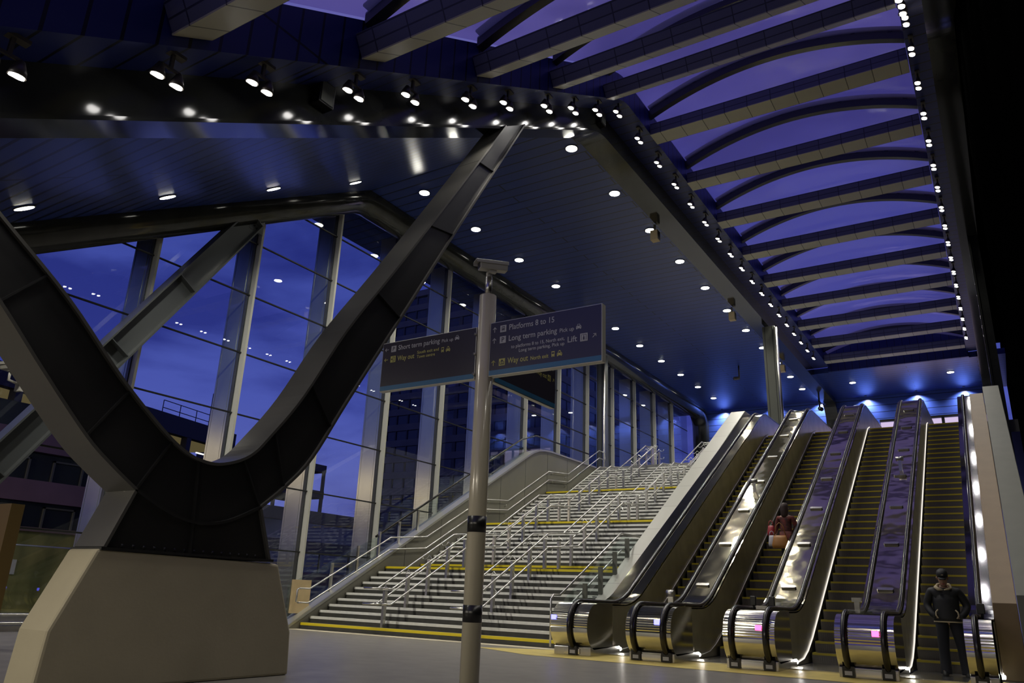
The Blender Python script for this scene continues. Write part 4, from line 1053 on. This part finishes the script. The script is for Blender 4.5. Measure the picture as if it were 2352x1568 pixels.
def bag(lab, m_, loc, w, d, h, name='shoulder_bag', cat='bag', strap=.35):
    t = thing(name, lab, cat, loc)
    MB().loft([ring(0, 0, 0, w*.52, d*.5, 14), ring(0, 0, h*.25, w*.56, d*.56, 14), ring(0, 0, h*.8, w*.44, d*.4, 14), ring(0, 0, h, w*.40, d*.12, 14)]).build('bag_body', m_, t)
    MB().tube([(-w*.38, 0, h), (-w*.2, 0, h+strap*.8), (0, 0, h+strap), (w*.2, 0, h+strap*.8), (w*.38, 0, h)], .010, 6).build('strap', m_, t)
bag('tan leather shoulder bag hanging behind the woman on the escalator', M['bagbrown'], (-4.62, 19.48, wz+.55), .36, .16, .30, strap=.3)
bag('red carrier bag held in front of the woman on the escalator', M['bagred'], (-4.86, 19.65, wz+.86), .17, .12, .24, 'carrier_bag', strap=.12)
bag('white carrier bag in the hand of the woman on the escalator', M['bagwhite'], (-4.83, 19.55, wz+.60), .16, .10, .26, 'carrier_bag', strap=.10)

# ------------------------------------------------------------------ outside
tag(MB().box(-160, -24.01, -20, 160, -.3, -.05).build('street', M['asphalt']), 'dark street surface outside the glass wall', 'road', kind='structure')
def building(name, label, loc, rz=0):
    return thing(name, label, 'building', loc, rz=rz)
# office tower
t = building('office_tower', 'dark office tower with rows of strip windows behind the signpost', (-66.3, 120, 0))
MB().box(-42, 0, .3, 50, 0, 62).build('core', M['officew'], t)
for k in range(19):
    z = 3+k*3.3; MB().box(-42.2, .2, 0, 50, z, z+1.35).build('spandrel_band', M['office'], t)
b = MB()
for k in range(18):
    z = 3+k*3.3+1.35
    for q in range(14): b.box(-42+q*3, -41.7+q*3 if q % 3 else -41.2+q*3, .1, .35, z, z+1.95)
    for q in range(16): b.box(-.25, .1, q*3, q*3+.3, z, z+1.95)
b.build('window_mullion', M['bdark'], t)
# car park: a deck building turned a little, lit inside
dx, dy = -.24, 1.0
ang = atan2(-dx, dy)
t = building('car_park', 'dark multi-storey car park with warmly lit open decks outside', (-45, 27.9, 0), rz=ang)
def tt(m_, name, *bx):
    b = MB()
    for q in bx: b.box(*q)
    return b.build(name, m_, t)
tt(M['bdark'], 'parapet', (-14, 0, -22, 8.5, 10.35, 11.55)); 
for z in (3.1, 6.2, 8.0): tt(M['bdark'], 'deck_edge', (-14, 0, -22, 8.5, z, z+.95))
tt(M['e_warm'], 'glowing_soffit', (-13.5, -.6, -22, 8.5, 10.30, 10.35), (-13.5, -.6, -22, 8.5, 7.95, 8.0))  # soffits glow by themselves, standing in for light inside the decks
tt(M['wood'], 'back_wall', (-14, -6, -22, 8.5, 3.9, 10.3))
for k in range(10): tt(M['bdark'], 'deck_column', (-.5, 0, -22+k*3.2, -21.6+k*3.2, 0, 10.4))
for k in range(5): tt(M['e_tube'], 'tube_lamp', (-3, -2.9, -16+k*6, -15.2+k*6, 10.15, 10.22))
tt(M['bwin'], 'core', (-14, -2, -22, 8.5, 0, 3.9))
b = MB(); b.tube([(-1, 6.6, 11.5), (-1, 6.6, 14.2)], .06, 6); 
b.tube([(-1, 2, 12.6), (-1, 8.4, 12.6)], .03, 5); b.tube([(-1, 2, 12.1), (-1, 8.4, 12.1)], .03, 5)
for q in range(5): b.tube([(-1, 2+q*1.6, 11.5), (-1, 2+q*1.6, 12.6)], .03, 5)
b.build('roof_railing', M['bdark'], t)
# low stone offices
t = building('low_office_block', 'low pinkish stone office block with dark windows behind the hoarding', (-35, 0, 0))
for z0, z1 in ((2.35, 3.0), (4.1, 5.0), (6.2, 7.1)): MB().box(-5, 0, -2, 22.5, z0, z1).build('stone_band', M['pink'], t)
MB().box(-5, -.3, -2, 22.4, 0, 8.2).build('core', M['bwin'], t)
for z in (3.0, 5.0):
    for q in range(10):
        f = MB().box(-.3, -.2, -1+q*2.35, -.93+q*2.35, z, z+.95).box(-.3, -.2, .3+q*2.35, .37+q*2.35, z, z+.95).box(-.3, -.2, -1+q*2.35, .37+q*2.35, z+.88, z+.95).build('window_frame', M['post'], t)
MB().box(-1.0, -.85, 18.0, 18.4, 5.55, 5.68).build('lamp', M['e_orange'], t)
# farther low blocks right of it
t = building('terrace_block', 'dark low building with pale bands seen low through the glass', (-38, 23.5, 0))
MB().box(-5, 0, 0, 60, 0, 5.2).build('core', M['bwin'], t)
for z in (1.2, 3.1, 5.0): MB().box(-5, .2, 0, 60, z, z+.75).build('stone_band', M['pink'] if z < 3 else M['office'], t)
for q in range(22): MB().box(-.05, .05, q*2.7, q*2.7+.12, 2.0, 3.1).build('window_frame', M['post'], t)
t = building('roof_terrace', 'dark stepped roof terrace frame against the sky between two glass bays', (-60, 54.5, 0))
for z in (12.6, 9.9): MB().box(-6, 0, -8, 3.6, z, z+.75).build('slab', M['bdark'], t)
for y in (-3, 3.3): MB().box(-.3, 0, y, y+.25, 0, 12.6).build('pier', M['bdark'], t)
# plywood hoarding
t = thing('hoarding', 'yellowish plywood hoarding outside the glass at lower left', 'hoarding', (-24, 0, 0))
MB().box(-.1, 0, 4, 15.0, 0, 2.37).build('boards', M['ply'], t)
MB().box(-.02, .06, 4, 15.0, 2.3, 2.42).build('top_rail', M['pink'], t)
MB().box(.002, .02, 11.55, 11.7, 1.1, 1.5).build('notice', M['white'], t)
tag(MB().tube([(-22.6, 5, 1.85), (-22.6, 15, 1.85)], .025, 6).tube([(-22.6, 12.9, 0), (-22.6, 12.9, 1.85)], .025, 6).tube([(-22.6, 7.9, 0), (-22.6, 7.9, 1.85)], .025, 6).build('site_fence', M['ssrail']), 'thin steel fence frame in front of the plywood hoarding', 'fence')
# lit room behind the far wall strip
tag(MB().box(-5.6, .3, 51.25, 51.3, 7.0, 12.0).build('window_17', M['e_pane']), kind='structure')
b = MB().box(-5.6, .3, 50.85, 50.92, 11.95, 12.1)
for x in (-2.2, -.9): b.box(x-.08, x+.08, 50.85, 50.95, 7, 12.0)
tag(b.build('trim_6', M['blackm']), kind='structure')

# unseen lamps added to warm the hoarding and stone offices, left of view
for i, (x, y, z, p) in enumerate(((-21.5, 2.5, 5.5, 1700), (-28, -3, 7.5, 5500))):
    t = thing('added_street_lamp', ('added warm street lamp, unseen outside the glass left of the view', 'added taller street lamp, unseen in the street beyond the hoarding', )[i], 'street lamp', (x, y, 0))
    MB().tube([(0, 0, 0), (0, 0, z)], .05, 10).build('lamp_post', M['bdark'], t)
    MB().box(-.5, .05, -.12, .12, z, z+.08).build('lamp_head', M['bdark'], t)
    spot('lamp', (-.3, 0, z-.05), p, (165 if i else 110), t, col=(1, .75, .48), direction=(-.5, .6, -.8), blend=1, size=.1)
